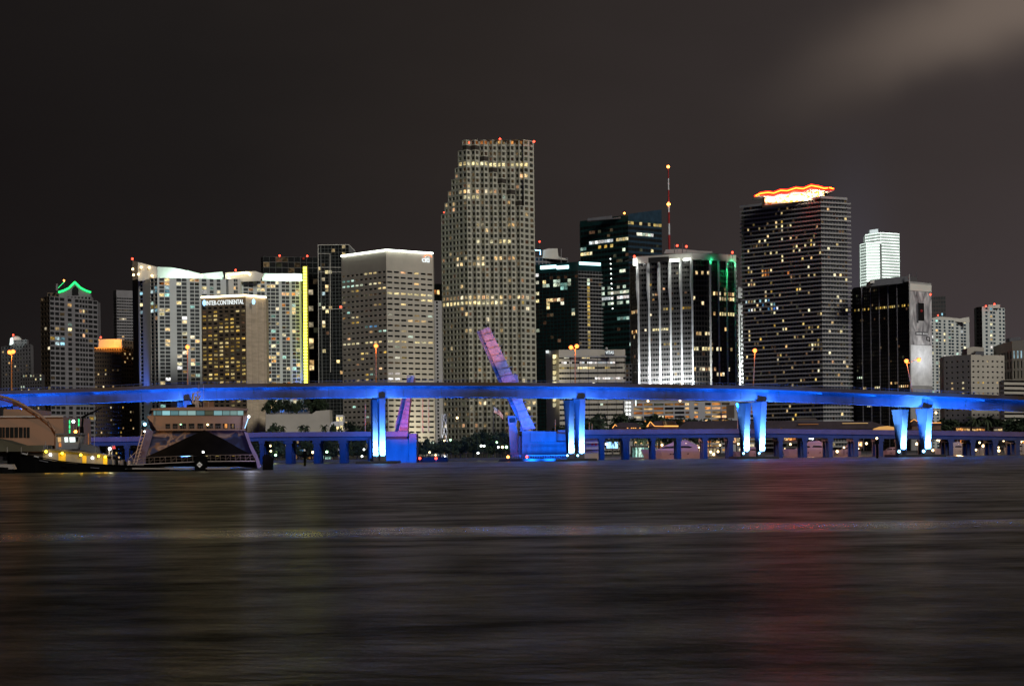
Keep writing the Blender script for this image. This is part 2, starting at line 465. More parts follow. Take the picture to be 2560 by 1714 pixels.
# ---- tower with the green pagoda roof
pts = [(101, 744), (124, 740), (244, 752)]
q, H = corners(pts, 1, 1700); b = Bld('apartment_tower', 'tall grey apartment tower under a glowing green pagoda roof line', q[1])
nr = rows_for(12.3, 1700, 1, H)
b.facade(q[0], q[1], 1, H, 3, nr, (.12, .12, .3, .15), 'brown_wall', 'side_wall', litf=lit(.05, ('dim', 'warm'), {18: [(0, 9, .9, 'yellow')]}, 31))
cl = {(5, 3): 'office', (6, 4): 'cream', (5, 4): 'teal', (6, 5): 'cream', (7, 4): 'dim', (8, 1): 'cool', (8, 2): 'cool', (8, 3): 'cool', (9, 1): 'cool', (9, 2): 'cool', (10, 3): 'cool', (2, 7): 'warm', (2, 8): 'yellow', (2, 9): 'dim', (4, 8): 'warm', (6, 9): 'yellow'}
b.facade(q[1], q[2], 1, H, [(1, 1), (1, 1), (1.1, 1), (.5, 0), (1, 1), (.5, 0), (1, 1), (.6, 1), (.6, 1), (.6, 1), (1.1, 1), (1, 1)], nr, (.08, .08, .26, .12), 'grey_wall', 'wall', 'glass_dark', litf=lit(.06, ('warm', 'yellow', 'dim', 'office'), seed=32, cells=cl))
for z in range(2, nr, 1):                              # balcony edges on the right wing
    pass
b.shell(q, H, 1, 30, 'grey_wall')
u, Hu = corners([(118, 730), (148, 730), (228, 731)], 1, 1704)
for k_, x_ in ((1, 148), (2, 228)): u[k_] = P(x_, 730, q[1].y+(x_-124)/120*(q[2].y-q[1].y)+1.5).to_2d()
u[0] = P(118, 730, q[1].y+8).to_2d()
b.facade(u[0], u[1], H, Hu, 3, 1, (.2, .2, .2, .2), 'brown_wall', 'side_wall'); b.facade(u[1], u[2], H, Hu, 9, 1, (.2, .2, .2, .2), 'grey_wall'); b.shell(u, Hu, H, 22, 'grey_wall')
gable = [(147, 731), (172, 719), (187, 704), (200, 717), (226, 731)]
gD = lambda x: u[1].y-.3+max(0, (x-148)/80)*(u[2].y-u[1].y)
b.add('gable', 'grey_wall', lambda m: m.extd([(147, 742), (226, 742)]+[(x, y+3) for x, y in reversed(gable)], gD, 4))
b.add('gable_window', 'glass_dark', lambda m: m.extd([(180, 738), (196, 738), (196, 722), (188, 714), (180, 722)], lambda x: gD(x)-.35, .3))
for k, (p0, p1) in enumerate((((147, 730), (172, 720)), ((174, 718), (187, 705)), ((187, 705), (199, 717)), ((201, 719), (226, 730)))):
    mid = ((p0[0]+p1[0])/2, (p0[1]+p1[1])/2+(1.2 if k in (0, 3) else 0))
    b.add('roof_light', 'strip_green', lambda m: m.tube([P(*p0, gD(p0[0])-1), P(*mid, gD(mid[0])-1), P(*p1, gD(p1[0])-1)], .85))
b.add('roof_light', 'tube_green', lambda m: m.tube([P(144, 721, 1715), P(162, 703, 1715)], .22))
b.add('chimney', 'grey_wall', lambda m: m.ext([(140, 726), (144, 726), (144, 709), (140, 709)], 1705, 2))
b.beacon(P(160, 701, 1712), .8, 'beacon_amber', 6); b.done()

# ---- dim tower behind
b = simple('office_tower', 'dark banded tower half hidden behind the white condominium, left of it', [(283, 727), (291, 725), (346, 727)], 1, 1900, 1, 9, 7.4, 'grey_wall', (.05, .05, .45, .1), p=.02, kinds=('warm', 'cream'), seed=41,
           litR=lit(.015, ('warm',), {4: [(0, 4, .7, 'dim')], 7: [(1, 3, .9, 'warm')], 13: [(2, 2, 1, 'warm')], 16: [(0, 4, .6, 'warm')], 20: [(1, 3, .8, 'cream')]}, 42), skip=18, depth=20)
b.done()

# ---- brown building with orange crown
b = simple('apartment_block', 'brown block with a bright orange lit crown, left of the white condominium', [(236, 868), (303, 868), (347, 872)], 1, 1450, 11, 7, 10.2, 'brown_wall', (.22, .22, .32, .24), p=.10, kinds=('warm', 'yellow', 'dim', 'warm'), seed=51, depth=22)
cr, HC = corners([(246, 848), (284, 847), (304, 847)], 1, 1456)
for a, c in zip(cr, cr[1:]): b.wall(a, c, b.H, HC, 'warm_white', 'crown')
b.shell(cr, HC, b.H, 10, 'warm_white')
ub, HU = corners([(304, 850), (345, 853)], 0, 1475)
b.facade(ub[0], ub[1], b.H, HU, 6, 2, (.2, .2, .3, .3), 'brown_wall'); b.shell(ub, HU, b.H, 12, 'brown_wall')
b.beacon(P(252, 843, 1450), .7); b.done()
lamp('crown_floodlight', 'AREA', P(276, 868, 1447)+Vector((0, -1, .3)), (1, .36, .06), 5200, P(276, 852, 1458), 22, 1)

# ---- white condominium with lit crown
CD = 1350
q, H = corners([(345, 700), (393, 694), (565, 698), (571, 690), (601, 690), (602, 700), (757, 704)], 1, CD)
for k_, d_ in enumerate((1372, 1350, 1368, 1365, 1366, 1378, 1393)): q[k_] = P((345, 393, 565, 571, 601, 604, 757)[k_], 698, d_).to_2d()
b = Bld('condominium_tower', 'wide white condominium with a wavy mint-lit crown and blue-lit left corner', q[1]); cond = b
nr = rows_for(9.5, CD, 10, H)
W_, w_ = (1, 1), (.9, 0)
cells = {(1, 1): 'orange', (4, 1): 'cream', (8, 1): 'warm', (1, 2): 'warm', (2, 2): 'cool', (3, 2): 'cool', (1, 4): 'cream', (9, 1): 'cream'}
b.facade(q[0], q[1], 10, H, [(.35, 0), (.9, 1), (2.0, 0), (.8, 1), (.25, 0), (.8, 1)], nr, (.05, .05, .12, .08), 'warm_white', 'wall', 'glass_blue', litf=lit(.05, ('cool', 'cool', 'warm', 'teal'), {2: [(3, 5, .8, 'cool')], 3: [(3, 5, .8, 'cool')], 6: [(1, 1, 1, 'cream')], 7: [(3, 5, .7, 'yellow')], 8: [(1, 5, .8, 'cool')]}, 61))
wing = [(.3, 0), (1, 1), (1, 1), (1.15, 0), (1, 1), (1, 1), (.5, 0), (.9, 1), (.9, 1), (.4, 0), (1, 1), (.5, 0), (.8, 1), (.5, 0), (.8, 1), (1, 0)]
b.facade(q[1], q[2], 10, H, wing, nr, (.06, .06, .16, .08), 'white_wall', 'wall', 'glass_grey', litf=lit(.19, ('warm', 'cream', 'warm', 'dim', 'white', 'teal'), seed=62, cells=cells))
b.wall(q[2], q[3], 10, H, 'white_wall')
b.facade(q[3], q[4], 10, H, [(1.1, 0), (.5, 1), (.4, 1), (.6, 0)], nr, (.08, .08, .16, .08), 'warm_white', 'wall', 'glass_grey', litf=lit(.08, ('warm',), seed=63))
b.wall(q[4], q[5], 10, H, 'white_wall')
wing2 = [(.3, 0), (1, 1), (1, 1), (.7, 0), (.8, 1), (.8, 1), (.3, 0), (.8, 1), (1, 1), (.7, 1), (.5, 0), (.8, 1), (.8, 1), (.4, 0), (.8, 1), (.8, 1), (.7, 0)]
b.facade(q[5], q[6], 10, H, wing2, nr, (.06, .06, .16, .08), 'white_wall', 'wall', 'glass_grey', litf=lit(.24, ('warm', 'cream', 'warm', 'dim', 'orange', 'teal', 'cream'), seed=64))
b.shell(q, H, 10, 25, 'white_wall')
def crown(px, D, name='crown_wall', dep=2.0, mat='warm_white'): return one(lambda m: m.ext(px, D, dep), name, mat, b.root)
crown([(345, 702), (345, 655), (392, 667), (393, 698)], CD+14, dep=1.5)
crown([(393, 697), (393, 667), (428, 668), (455, 673), (503, 684), (503, 702)], CD+30, mat='white_wall')
crown([(503, 702), (503, 684), (556, 679), (561, 702)], CD+30, mat='white_wall')
crown([(563, 699), (563, 681), (640, 678), (660, 685), (650, 702), (604, 704)], CD+24)
crown([(656, 704), (656, 684), (755, 684), (756, 710)], CD+56, mat='white_wall')
crown([(331, 700), (331, 650), (345, 655), (345, 702)], CD+40, 'crown_wall', 2, 'concrete_dark')
b.wall(P(331, 700, CD+42).to_2d(), P(345, 702, CD+30).to_2d(), 10, P(338, 700, CD+40).z, 'concrete_dark', 'side_wall')
for x, y in ((353, 668), (373, 668.5), (380, 689), (332, 672.5), (334, 687), (346, 685.5), (570, 687), (573, 695), (504, 689)):
    ball('crown_lamp', 'bulb_warm' if x < 400 else 'strip_cream', b.root, P(x, y, CD+12 if 345 < x < 400 else CD+22 if x > 400 else CD+36), .85)
b.add('crown_light', 'strip_cream', lambda m: m.tube([P(576, 686.5, CD+22), P(617, 681, CD+22)], .6)); b.add('crown_light', 'strip_cream', lambda m: m.tube([P(618, 681, CD+22), P(626, 687, CD+22)], .6))
for k in range(38):                                    # yellow light chain down the right-hand edge
    y = 667+k*7.7
    b.add('edge_lamp', 'strip_yellow', lambda m: m.ext([(758+k*.06, y), (766+k*.06, y), (766+k*.06, y+5.6), (758+k*.06, y+5.6)], CD+38, .6))
b.add('edge_panel', 'brown_wall', lambda m: m.ext([(757, 664), (769, 664), (774, 1030), (760, 1030)], CD+40, 4))
cond_top = H; b.beacon(P(331, 647, CD+40), .8); b.beacon(P(589, 675, CD+24), .7); b.done()
for x0, x1, D_, dy_, pw in ((412, 482, CD+19, 10, 5200), (512, 558, CD+22, 8, 1500), (664, 752, CD+44, 11, 9500)):
    c = (P(x0, 700, D_)+P(x1, 700, D_))/2; c.z = cond_top+.5; w = (P(x1, 700, D_)-P(x0, 700, D_)).length
    lamp('crown_floodlight', 'AREA', c, (.70, 1, .78), pw, c+Vector((0, dy_, 3)), w, .8)
for x, y, D_, pw in ((362, 1052, CD+13, 60000), (750, 1022, CD+40, 30000)):
    lamp('corner_uplight', 'SPOT', P(x, y, D_)+Vector((0, -7, 0)), (.05, .16, 1), pw*1.6, P(x, y-110, D_+3), angle=30, radius=.8)
for x, y in ((362, 1060), (758, 1018), (769, 1024)):
    ball('uplight_fixture', 'bulb_blue' if x != 769 else 'bulb_warm', cond.root, P(x, y, CD+4 if x < 400 else CD+34), 1.1)

# ---- hotel in front
q, H = corners([(503, 741), (614, 736), (665, 741)], 1, 1240)
b = Bld('hotel_tower', 'dark brown hotel tower with a cream roof light strip and a windowless stone side', q[1])
nr = rows_for(9.75, 1240, 1, H-26*1240/F); z1 = H-26*1240/F
b.wall(q[0], q[1], z1, H, 'stone_brown')
lf = lit(.0, ('yellow',), None)
R71 = random.Random(71)
def hl(r, c):
    if r < 1: return None
    x = R71.random(); d = .25+.35*math.exp(-((r-13)/9)**2)
    return 'yellow' if x < d else ('dim' if x < d+.14 else None)
b.facade(q[0], q[1], 1, z1, 8, nr, (.17, .17, .30, .22), 'stone_brown', 'wall', 'glass_dark', .5, hl)
b.wall(q[1], q[2], 1, H, 'travertine', 'stone_side'); b.shell(q, H, 1, 30, 'travertine')
def rstrip(m, a, c, D0, D1, r): m.tube([P(*a, D0), P(*c, D1)], r)
Ds = [(p.y) for p in q]
b.add('roof_strip', 'strip_cream', lambda m: rstrip(m, (503, 743), (614, 738), Ds[0]-1, Ds[1]-1, .6)); b.add('roof_strip', 'strip_cream', lambda m: rstrip(m, (614, 738), (665, 743), Ds[1]-1, Ds[2]-1, .6))
for k in range(3):                                    # vertical stone joints on the blank side
    t = .22+.3*k; a = q[1].lerp(q[2], t); b.add('pilaster', 'travertine', lambda m: m.box((a.x-.9, a.y-.35, 1), (a.x+.9, a.y+1, H-3-k*.2)))
e = (q[1]-q[0]).normalized(); n = (e.y, -e.x)
o = P(516, 763.5, Ds[0]-2); text('sign', 'INTER-CONTINENTAL', 'sign_letter', b.root, (o.x, o.y, o.z), e, 11.5*Ds[0]/F, (q[1]-q[0]).length*.84, n)
one(lambda m: m.ball(P(510.5, 757, Ds[0]-2.5), 1.15, sz=1.7), 'sign_emblem', 'sign_blue', b.root); one(lambda m: m.ball(P(634, 754, Ds[1]-.5), 1.1, sz=1.7), 'sign_emblem', 'sign_blue', b.root)
b.done()

# ---- two dark gridded towers
b = simple('office_tower', 'dark brown glass tower with two red roof beacons, behind the yellow edge lights', [(652, 644), (658, 641), (797, 643)], 1, 1600, 1, 9, 13.5, 'mullion_dim', (.02, .02, .04, .04), 'glass_dark', p=.02, kinds=('warm', 'dim'), seed=81, skip=0,
           litR=lit(.05, ('dim', 'dim', 'warm'), {0: [(2, 3, 1, 'dim')], 1: [(0, 0, 1, 'dim'), (2, 2, 1, 'dim')]}, 82, {(k, 7): 'warm' for k in (6, 9, 12, 15, 16, 19, 20)}), depth=25, deep=.12)
b.beacon(P(699, 639, 1600), .8); b.beacon(P(768, 640, 1600), .8); b.done()
q, H = corners([(795, 613), (872, 612)], 1, 1560); b = Bld('office_tower', 'black glass tower with pale grid lines and sloping top, left of wide beige block', q[0])
nr = rows_for(9.0, 1560, 1, H)
b.facade(q[0], q[1], 1, H, [(.6, 1), (.3, 0)]+[(1, 1)]*8, nr, (.05, .05, .05, .05), 'mullion_dim', 'wall', 'glass_dark', .12, lit(.02, ('warm', 'cream'), {6: [(0, 0, 1, 'cream')]}, 85, {(7, 4): 'cream', (7, 3): 'cream', (9, 2): 'warm', (12, 3): 'warm', (17, 2): 'cream', (18, 3): 'cream', (24, 3): 'dim', (13, 2): 'cool', (16, 0): 'office', (5, 2): 'dim', (11, 3): 'warm', (22, 2): 'cream', (2, 8): 'cream'}))
r2 = P(889, 630, 1590)
b.mb('wall', 'mullion_light').poly((q[1].x, q[1].y, 1), (r2.x, r2.y, 1), (r2.x, r2.y, r2.z), (q[1].x, q[1].y, H))
b.shell([q[0], q[1]], H, 1, 20, 'mullion_dim')
for x0, y0, x1, y1, DD in ((795, 612.5, 872, 611.5, 1559), (872, 611.5, 889, 629, 1575), (795, 612, 797, 960, 1559), (825, 634, 826, 930, 1559)):
    b.add('frame_line', 'warm_white', lambda m: m.tube([P(x0, y0, DD), P(x1, y1, DD)], .28, 4))
for y in (634, 668.5, 680, 772): b.add('frame_line', 'warm_white', lambda m: m.tube([P(796, y, 1559), P(872 if y > 640 else 826, y, 1559)], .22, 4))
b.done()

# ---- wide beige office block with logo
q, H = corners([(853, 637), (965, 622), (1082, 631)], 1, 1300)
b = Bld('office_block', 'wide beige office block under a white roof strip, lit logo at its right corner', q[1])
z1 = H-50*1300/F; nr = rows_for(13.45, 1300, 1, z1)
rl = {0: [(2, 2, 1, 'warm'), (4, 4, 1, 'cream'), (6, 6, 1, 'dim')], 1: [(1, 3, .7, 'yellow')], 4: [(0, 6, 1, 'cream')], 5: [(5, 6, 1, 'cream'), (0, 4, .5, 'dim')], 6: [(2, 2, 1, 'cream')], 9: [(3, 5, .7, 'warm')], 13: [(0, 6, .85, 'cream')], 11: [(2, 2, 1, 'warm')], 16: [(2, 2, 1, 'yellow')], 19: [(0, 1, 1, 'white')], 20: [(0, 1, 1, 'white')], 17: [(0, 1, 1, 'dim')]}
ll = {0: [(5, 7, .9, 'cream')], 1: [(0, 2, 1, 'teal'), (3, 3, 1, 'dim')], 2: [(0, 1, .9, 'teal'), (3, 4, 1, 'office'), (6, 8, 1, 'cream')], 3: [(2, 3, .9, 'yellow'), (8, 9, 1, 'cream')], 4: [(0, 3, .6, 'dim'), (5, 9, .6, 'dim')], 8: [(2, 3, 1, 'cream'), (0, 0, 1, 'orange')], 9: [(2, 3, 1, 'yellow')], 10: [(6, 7, 1, 'blue')], 12: [(1, 1, 1, 'warm')], 13: [(0, 3, .9, 'cream'), (5, 8, .9, 'cream')], 15: [(4, 9, .7, 'yellow')]}
b.facade(q[0], q[1], 1, z1, 10, nr, (.14, .18, .34, .32), 'stone_beige', litf=lit(.13, ('warm', 'dim', 'dim', 'yellow', 'teal'), ll, 91))
b.facade(q[1], q[2], 1, z1, 7, nr, (.13, .13, .34, .32), 'stone_beige', litf=lit(.10, ('warm', 'dim', 'office'), rl, 92))
b.wall(q[0], q[1], z1, H, 'stone_beige'); b.wall(q[1], q[2], z1, H, 'stone_beige'); b.shell(q, H, 1, 40, 'stone_beige')
for (a, c, i, j) in (((853, 640), (965, 625), 0, 1), ((967, 625), (1018, 628.5), 1, 1.44), ((1021, 629), (1082, 633), 1.46, 2)):
    dy = lambda t: q[0].y+(q[1].y-q[0].y)*min(t, 1)+(q[2].y-q[1].y)*max(0, t-1)
    b.add('roof_strip', 'strip_white', lambda m: m.tube([P(*a, dy(i)-1), P(*c, dy(j)-1)], .62))
e = (q[2]-q[1]).normalized(); n = (e.y, -e.x); dd = q[1].lerp(q[2], .8).y-1
o = P(1055, 655, dd); text('sign', 'citi', 'sign_letter', b.root, o, e, 14*dd/F, 23*dd/F, n, .3)
b.add('sign_arc', 'sign_red', lambda m: m.tube([P(1070+9*math.cos(t), 643-6.5*math.sin(t), dd-.5) for t in [k*math.pi/8 for k in range(9)]], .33))
b.done()
for x, pw in ((1040, 5000), (1075, 5500)):
    c = P(x, 1105, 1290); lamp('base_floodlight', 'SPOT', Vector((c.x, c.y-9, 2)), (1, .93, .72), pw*9, Vector((c.x, c.y+20, 26)), angle=80, radius=1)
b.beacon(P(852, 767, 1290), .8)

b = simple('apartment_block', 'slim pale slab with one column of windows, in the gap left of the tallest tower', [(1082, 751), (1104, 752)], 0, 1360, [(1, 0), (.8, 1), (1.2, 0)], 0, 9, 'concrete', (.1, .1, .25, .2), p=.08, kinds=('office', 'cool'), seed=95); b.done()
b = simple('office_tower', 'dim glass slab with warm lit panes, in the gap behind the slim pale slab', [(1083, 709), (1116, 710)], 0, 1540, 4, 0, 14, 'mullion_dim', (.1, .1, .1, .1), 'glass_grey', p=.28, kinds=('warm', 'dim', 'orange', 'dim'), seed=96); b.done()

# ---- the tallest, stepped tower
DB = 1440
HT = P(1337, 353, DB+14).z; PITCH = 13.9; rh = PITCH*DB/F; NR = int((HT-2)/rh); zB = HT-NR*rh
b = Bld('office_tower', 'tallest tower in the skyline, pale stone with a stepped sawtooth top', P(1240, 900, DB)); sefc = b
XS = [1107, 1116, 1125, 1134, 1143, 1151, 1162]; YS = [532, 504, 475, 447, 418, 386]
def dflank(x): return DB+17*(1162-x)/55
A_all = {4: ('cream', .88), 0: ('orange', .55), 7: ('dim', .2), 9: ('warm', .45), 10: ('office', .12), 15: ('warm', .2), 18: ('cream', .45), 21: ('warm', .35), 22: ('warm', .3), 28: ('warm', .62), 29: ('yellow', .72), 33: ('dim', .15), 47: ('warm', .35)}
RS = random.Random(101)
def tl(r, x):
    k, p = A_all.get(r, ('warm', .055))
    if r == 18 and not 1185 < x < 1315: p = 0
    if r == 29 and x > 1255: p = .05
    if r == 29 and x < 1255: k, p = 'cream', .97
    if r == 28 and x < 1270: p = .8
    if r == 4 and x > 1325: p = .1
    if r in (2, 3) and 1215 < x < 1320: return 'dim' if RS.random() < .75 else None
    if r == 10 and 1162 < x < 1205: return 'cream'
    y = RS.random()
    if y < p: return k
    return 'dim' if y < p+.16 else None
def tface(p0, p1, y_top, nc, xm, mat='stone_cream', part='wall', rmin=None, rmax=None):
    r0 = max(0, round((y_top-353)/PITCH)) if rmin is None else rmin
    r1 = NR if rmax is None else rmax
    b.facade(p0, p1, HT-r1*rh, HT-r0*rh, nc, r1-r0, (.17, .17, .22, .17), mat, part, 'glass_tan', .5, lambda r, c: tl(r, xm+(c-nc/2)*9), r0)
    return HT-r0*rh
for k in range(6):                                     # flank steps
    p0 = P(XS[k], 900, dflank(XS[k])).to_2d(); p1 = P(XS[k+1], 900, dflank(XS[k+1])).to_2d()
    hz = tface(p0, p1, YS[k], 1, (XS[k]+XS[k+1])/2)
    bk = [p1+Vector((0, 22)), p0+Vector((0, 22))]
    b.shell([p0, p1], hz, zB, mat='stone_cream', roof='stone_cream', back=bk)
TX = [1162, 1183, 1205, 1227, 1249, 1271, 1293, 1315]; TY = [386, 386, 412, 439, 467, 493, 521]
for k in range(7):                                     # sawtooth bays
    xa, xb = TX[k], TX[k+1]; xm = (xa+xb)/2
    for lay in (0, 1):
        off = lay*5.5
        pa, pm, pb = (P(xa, 900, DB+off+k*.6).to_2d(), P(xm, 900, DB-3.3+off+k*.6).to_2d(), P(xb, 900, DB+off+k*.6+.6).to_2d())
        if lay == 0:
            hz = tface(pa, pm, TY[k], 1, xm-5); tface(pm, pb, TY[k], 1, xm+5)
            b.mb('roof', 'stone_cream').poly(*[(p.x, p.y, hz-.02) for p in (pa, pm, pb)], (pb.x, pb.y+8, hz-.02), (pa.x, pa.y+8, hz-.02))
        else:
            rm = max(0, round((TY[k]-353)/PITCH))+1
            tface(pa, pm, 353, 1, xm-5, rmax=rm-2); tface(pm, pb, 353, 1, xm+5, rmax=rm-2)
            for u0, u1 in ((pa, pm), (pm, pb)): b.wall(u0, u1, HT-rm*rh, HT-(rm-2)*rh, 'spandrel_dark', 'shaded_louvre')  # dark louvre rows, with the terrace shadow put into their colour
pc, pe = P(1315, 900, DB+5).to_2d(), P(1341, 900, DB+14).to_2d()
tface(pc, pe, 353, 2, 1328)
pa = P(1162, 900, DB+5).to_2d()
b.shell([pa, pc, pe], HT, zB, mat='stone_cream', roof='stone_cream', back=[pe+Vector((-2, 30)), pa+Vector((2, 30))])
for k in range(7): 
    pb = P(TX[k+1], 900, DB+k*.6+.6).to_2d(); b.wall(pb, pb+Vector((0, 6)), zB, HT-round((TY[k]-353)/PITCH)*rh, 'stone_cream')
for x, y in ((1172, 357), (1250, 348), (1335, 354)): b.beacon(P(x, y, DB+6), .85)
b.beacon(P(1110, 531, DB+16), .5)
b.done()

# ---- right of the tallest tower
b = simple('apartment_tower', 'blue-grey block with a white rounded penthouse, peeping out right of the tallest tower', [(1338, 642), (1420, 645)], 0, 1750, 9, 0, 12, 'grey_wall', (.12, .12, .2, .15), 'glass_blue', p=.03, kinds=('dim',), seed=111)
b.add('penthouse', 'warm_white', lambda m: m.ext([(1356, 645), (1358, 625), (1372, 621), (1394, 621), (1396, 640), (1420, 650)], 1752, 14))
b.add('mast', 'grey_wall', lambda m: m.tube([P(1403, 660, 1749), P(1403, 622, 1749)], .35))
b.add('roof_light', 'bulb_blue', lambda m: m.tube([P(1338, 625, 1748), P(1351, 626, 1748), P(1351, 637, 1748)], .3))
b.beacon(P(1349, 604, 1750), .8, mast=7); b.done()

T1 = {0: [(0, 0, 1, 'white')], 1: [(3, 6, .5, 'dim'), (6, 6, 1, 'cream')], 2: [(0, 0, 1, 'office'), (2, 2, 1, 'cream'), (5, 6, 1, 'office'), (9, 9, 1, 'office')], 3: [(2, 3, 1, 'office'), (5, 6, .9, 'office'), (7, 8, 1, 'teal'), (9, 9, .6, 'office')], 4: [(7, 8, 1, 'teal')], 5: [(0, 0, 1, 'cream')], 7: [(3, 7, 1, 'warm'), (0, 0, 1, 'cream')], 8: [(3, 3, 1, 'cream'), (7, 7, 1, 'office')], 9: [(3, 3, 1, 'cream'), (9, 10, .6, 'office')], 10: [(9, 10, .8, 'teal')], 11: [(3, 4, 1, 'dim'), (10, 10, 1, 'cream')]}
b = simple('office_tower', 'dark teal office tower with two glowing cyan roof signs, right of the tallest tower', [(1338, 662), (1445, 654), (1503, 657)], 1, 1500, 12, 8, 9.4, 'glass_green', (.05, .05, .1, .06), 'glass_dark', seed=121, skip=22, litL=lit(.03, ('office', 'dim', 'cool', 'dim'), T1, 122),
           litR=lit(.03, ('dim', 'dim'), {r: [(3, 3, .9, 'yellow' if r > 3 else 'office')] for r in range(1, 40)}, 123), matR='metal_grey', winR=(.06, .06, .16, .08), deep=.12)
e = (b.q[1]-b.q[0]).normalized(); n = (e.y, -e.x)
def signbox(m, x0, x1, y0, y1, k, h):
    a = b.q[k].lerp(b.q[k+1], (x0-(1338 if k == 0 else 1445))/((1445-1338) if k == 0 else 58)); c = b.q[k].lerp(b.q[k+1], (x1-(1338 if k == 0 else 1445))/((1445-1338) if k == 0 else 58))
    za, zc = P(x0, y0, a.y).z, P(x1, y1, c.y).z; nn = Vector(((c-a).y, -(c-a).x)).normalized()*.8
    m.hexa([(a.x+nn.x, a.y+nn.y, za-h), (c.x+nn.x, c.y+nn.y, za-h), (c.x, c.y, za-h), (a.x, a.y, za-h)], [(a.x+nn.x, a.y+nn.y, za), (c.x+nn.x, c.y+nn.y, za), (c.x, c.y, za), (a.x, a.y, za)])
one(lambda m: signbox(m, 1352, 1391, 665, 660, 0, 2.6), 'roof_sign', 'strip_cyan', b.root); one(lambda m: signbox(m, 1393, 1422, 665, 660, 0, 2.6), 'roof_sign', 'strip_cyan', b.root); one(lambda m: signbox(m, 1448, 1500, 654.5, 657, 1, 2.2), 'roof_sign', 'strip_cyan', b.root)
nrs = 22
for k in range(1, 24):                                # pale floor ledges of the right-hand face
    z = b.z1-k*9.4*1500/F; a, c = b.q[1], b.q[2]; nn = Vector(((c-a).y, -(c-a).x)).normalized()*.5; c2 = c+(c-a)*.05
    b.add('floor_ledge', 'concrete', lambda m: m.hexa([(a.x+nn.x, a.y+nn.y, z), (c2.x+nn.x, c2.y+nn.y, z), (c2.x, c2.y, z), (a.x, a.y, z)], [(a.x+nn.x, a.y+nn.y, z+.45), (c2.x+nn.x, c2.y+nn.y, z+.45), (c2.x, c2.y, z+.45), (a.x, a.y, z+.45)]))
b.done()

T2 = {1: [(1, 11, .7, 'dim'), (14, 15, .6, 'warm')], 2: [(8, 9, .6, 'dim')], 3: [(3, 10, 1, 'white'), (12, 15, .9, 'cream')], 4: [(6, 10, .8, 'yellow'), (0, 1, .8, 'teal')], 5: [(0, 3, .8, 'cream'), (14, 15, .9, 'office')], 6: [(11, 15, .4, 'dim')], 7: [(11, 15, .4, 'dim')], 9: [(4, 4, 1, 'cream'), (12, 14, .7, 'office')], 12: [(5, 15, .75, 'office')], 13: [(5, 15, .75, 'office')], 14: [(5, 10, .9, 'white'), (12, 15, .9, 'white')], 15: [(7, 15, .7, 'office')], 18: [(12, 15, 1, 'teal')]}
T3 = {0: [(0, 11, .7, 'yellow')], 2: [(2, 9, .8, 'office'), (8, 8, 1, 'white')], 5: [(8, 8, 1, 'cream')], 8: [(10, 11, 1, 'cream')], 4: [(2, 11, .3, 'dim')]}
b = simple('office_tower', 'tall dark green glass tower with a slanted glass parapet and bright lit floors', [(1450, 553), (1570, 537), (1654, 545)], 1, 1600, 16, 12, 13.2, 'spandrel_green', (.02, .02, .30, .12), 'glass_dark', seed=131, litL=lit(.02, ('dim', 'teal'), T2, 132), litR=lit(.05, ('dim', 'teal', 'dim'), T3, 133),
           matR='glass_blue', skip=14, deep=.12, depth=30)
k0, k1 = b.q[1], b.q[2]; za, zc = P(1570, 535, k0.y).z, P(1654, 524, k1.y).z
b.add('parapet_screen', 'glass_blue', lambda m: m.hexa([(k0.x, k0.y-.3, b.H-4), (k1.x, k1.y-.3, b.H-4), (k1.x, k1.y+.3, b.H-4), (k0.x, k0.y+.3, b.H-4)], [(k0.x, k0.y-.3, za), (k1.x, k1.y-.3, zc), (k1.x, k1.y+.3, zc), (k0.x, k0.y+.3, za)]))
b.add('roof_plant', 'metal_grey', lambda m: m.ext([(1468, 552), (1468, 546), (1530, 539), (1530, 545), (1545, 543), (1568, 539), (1568, 545)], 1606, 10))
for k in range(11): ball('wall_lamp', 'bulb_white', b.root, P(1526+k*.55, 647+k*12.4, 1595), .45)
b.beacon(P(1561, 533, 1598), .8, 'beacon_amber'); b.done()

# ---- red and white mast
t = thing('radio_mast', 'tall thin red and white banded mast with two red lights', 'mast', P(1673, 633, 1300))
seg = [(415, 'metal_grey'), (422, 'red_paint'), (446, 'sign_white'), (475, 'red_paint'), (504, 'sign_white'), (531, 'red_paint'), (559, 'sign_white'), (587, 'red_paint'), (633, None)]
for (y0, m_), (y1, _) in zip(seg, seg[1:]):
    one(lambda m: m.tube([P(1670.5+(y0-415)*.013, y0, 1300), P(1670.5+(y1-415)*.013, y1, 1300)], .38+.0022*(y0-415), 6), 'mast_section', m_, t)
ball('mast_light', 'beacon_amber', t, P(1670.5, 417, 1300), 1.0); ball('mast_light', 'beacon_amber', t, P(1670.3, 510.5, 1299), .9); ball('mast_light', 'beacon_amber', t, P(1674.3, 510.5, 1299), .6)

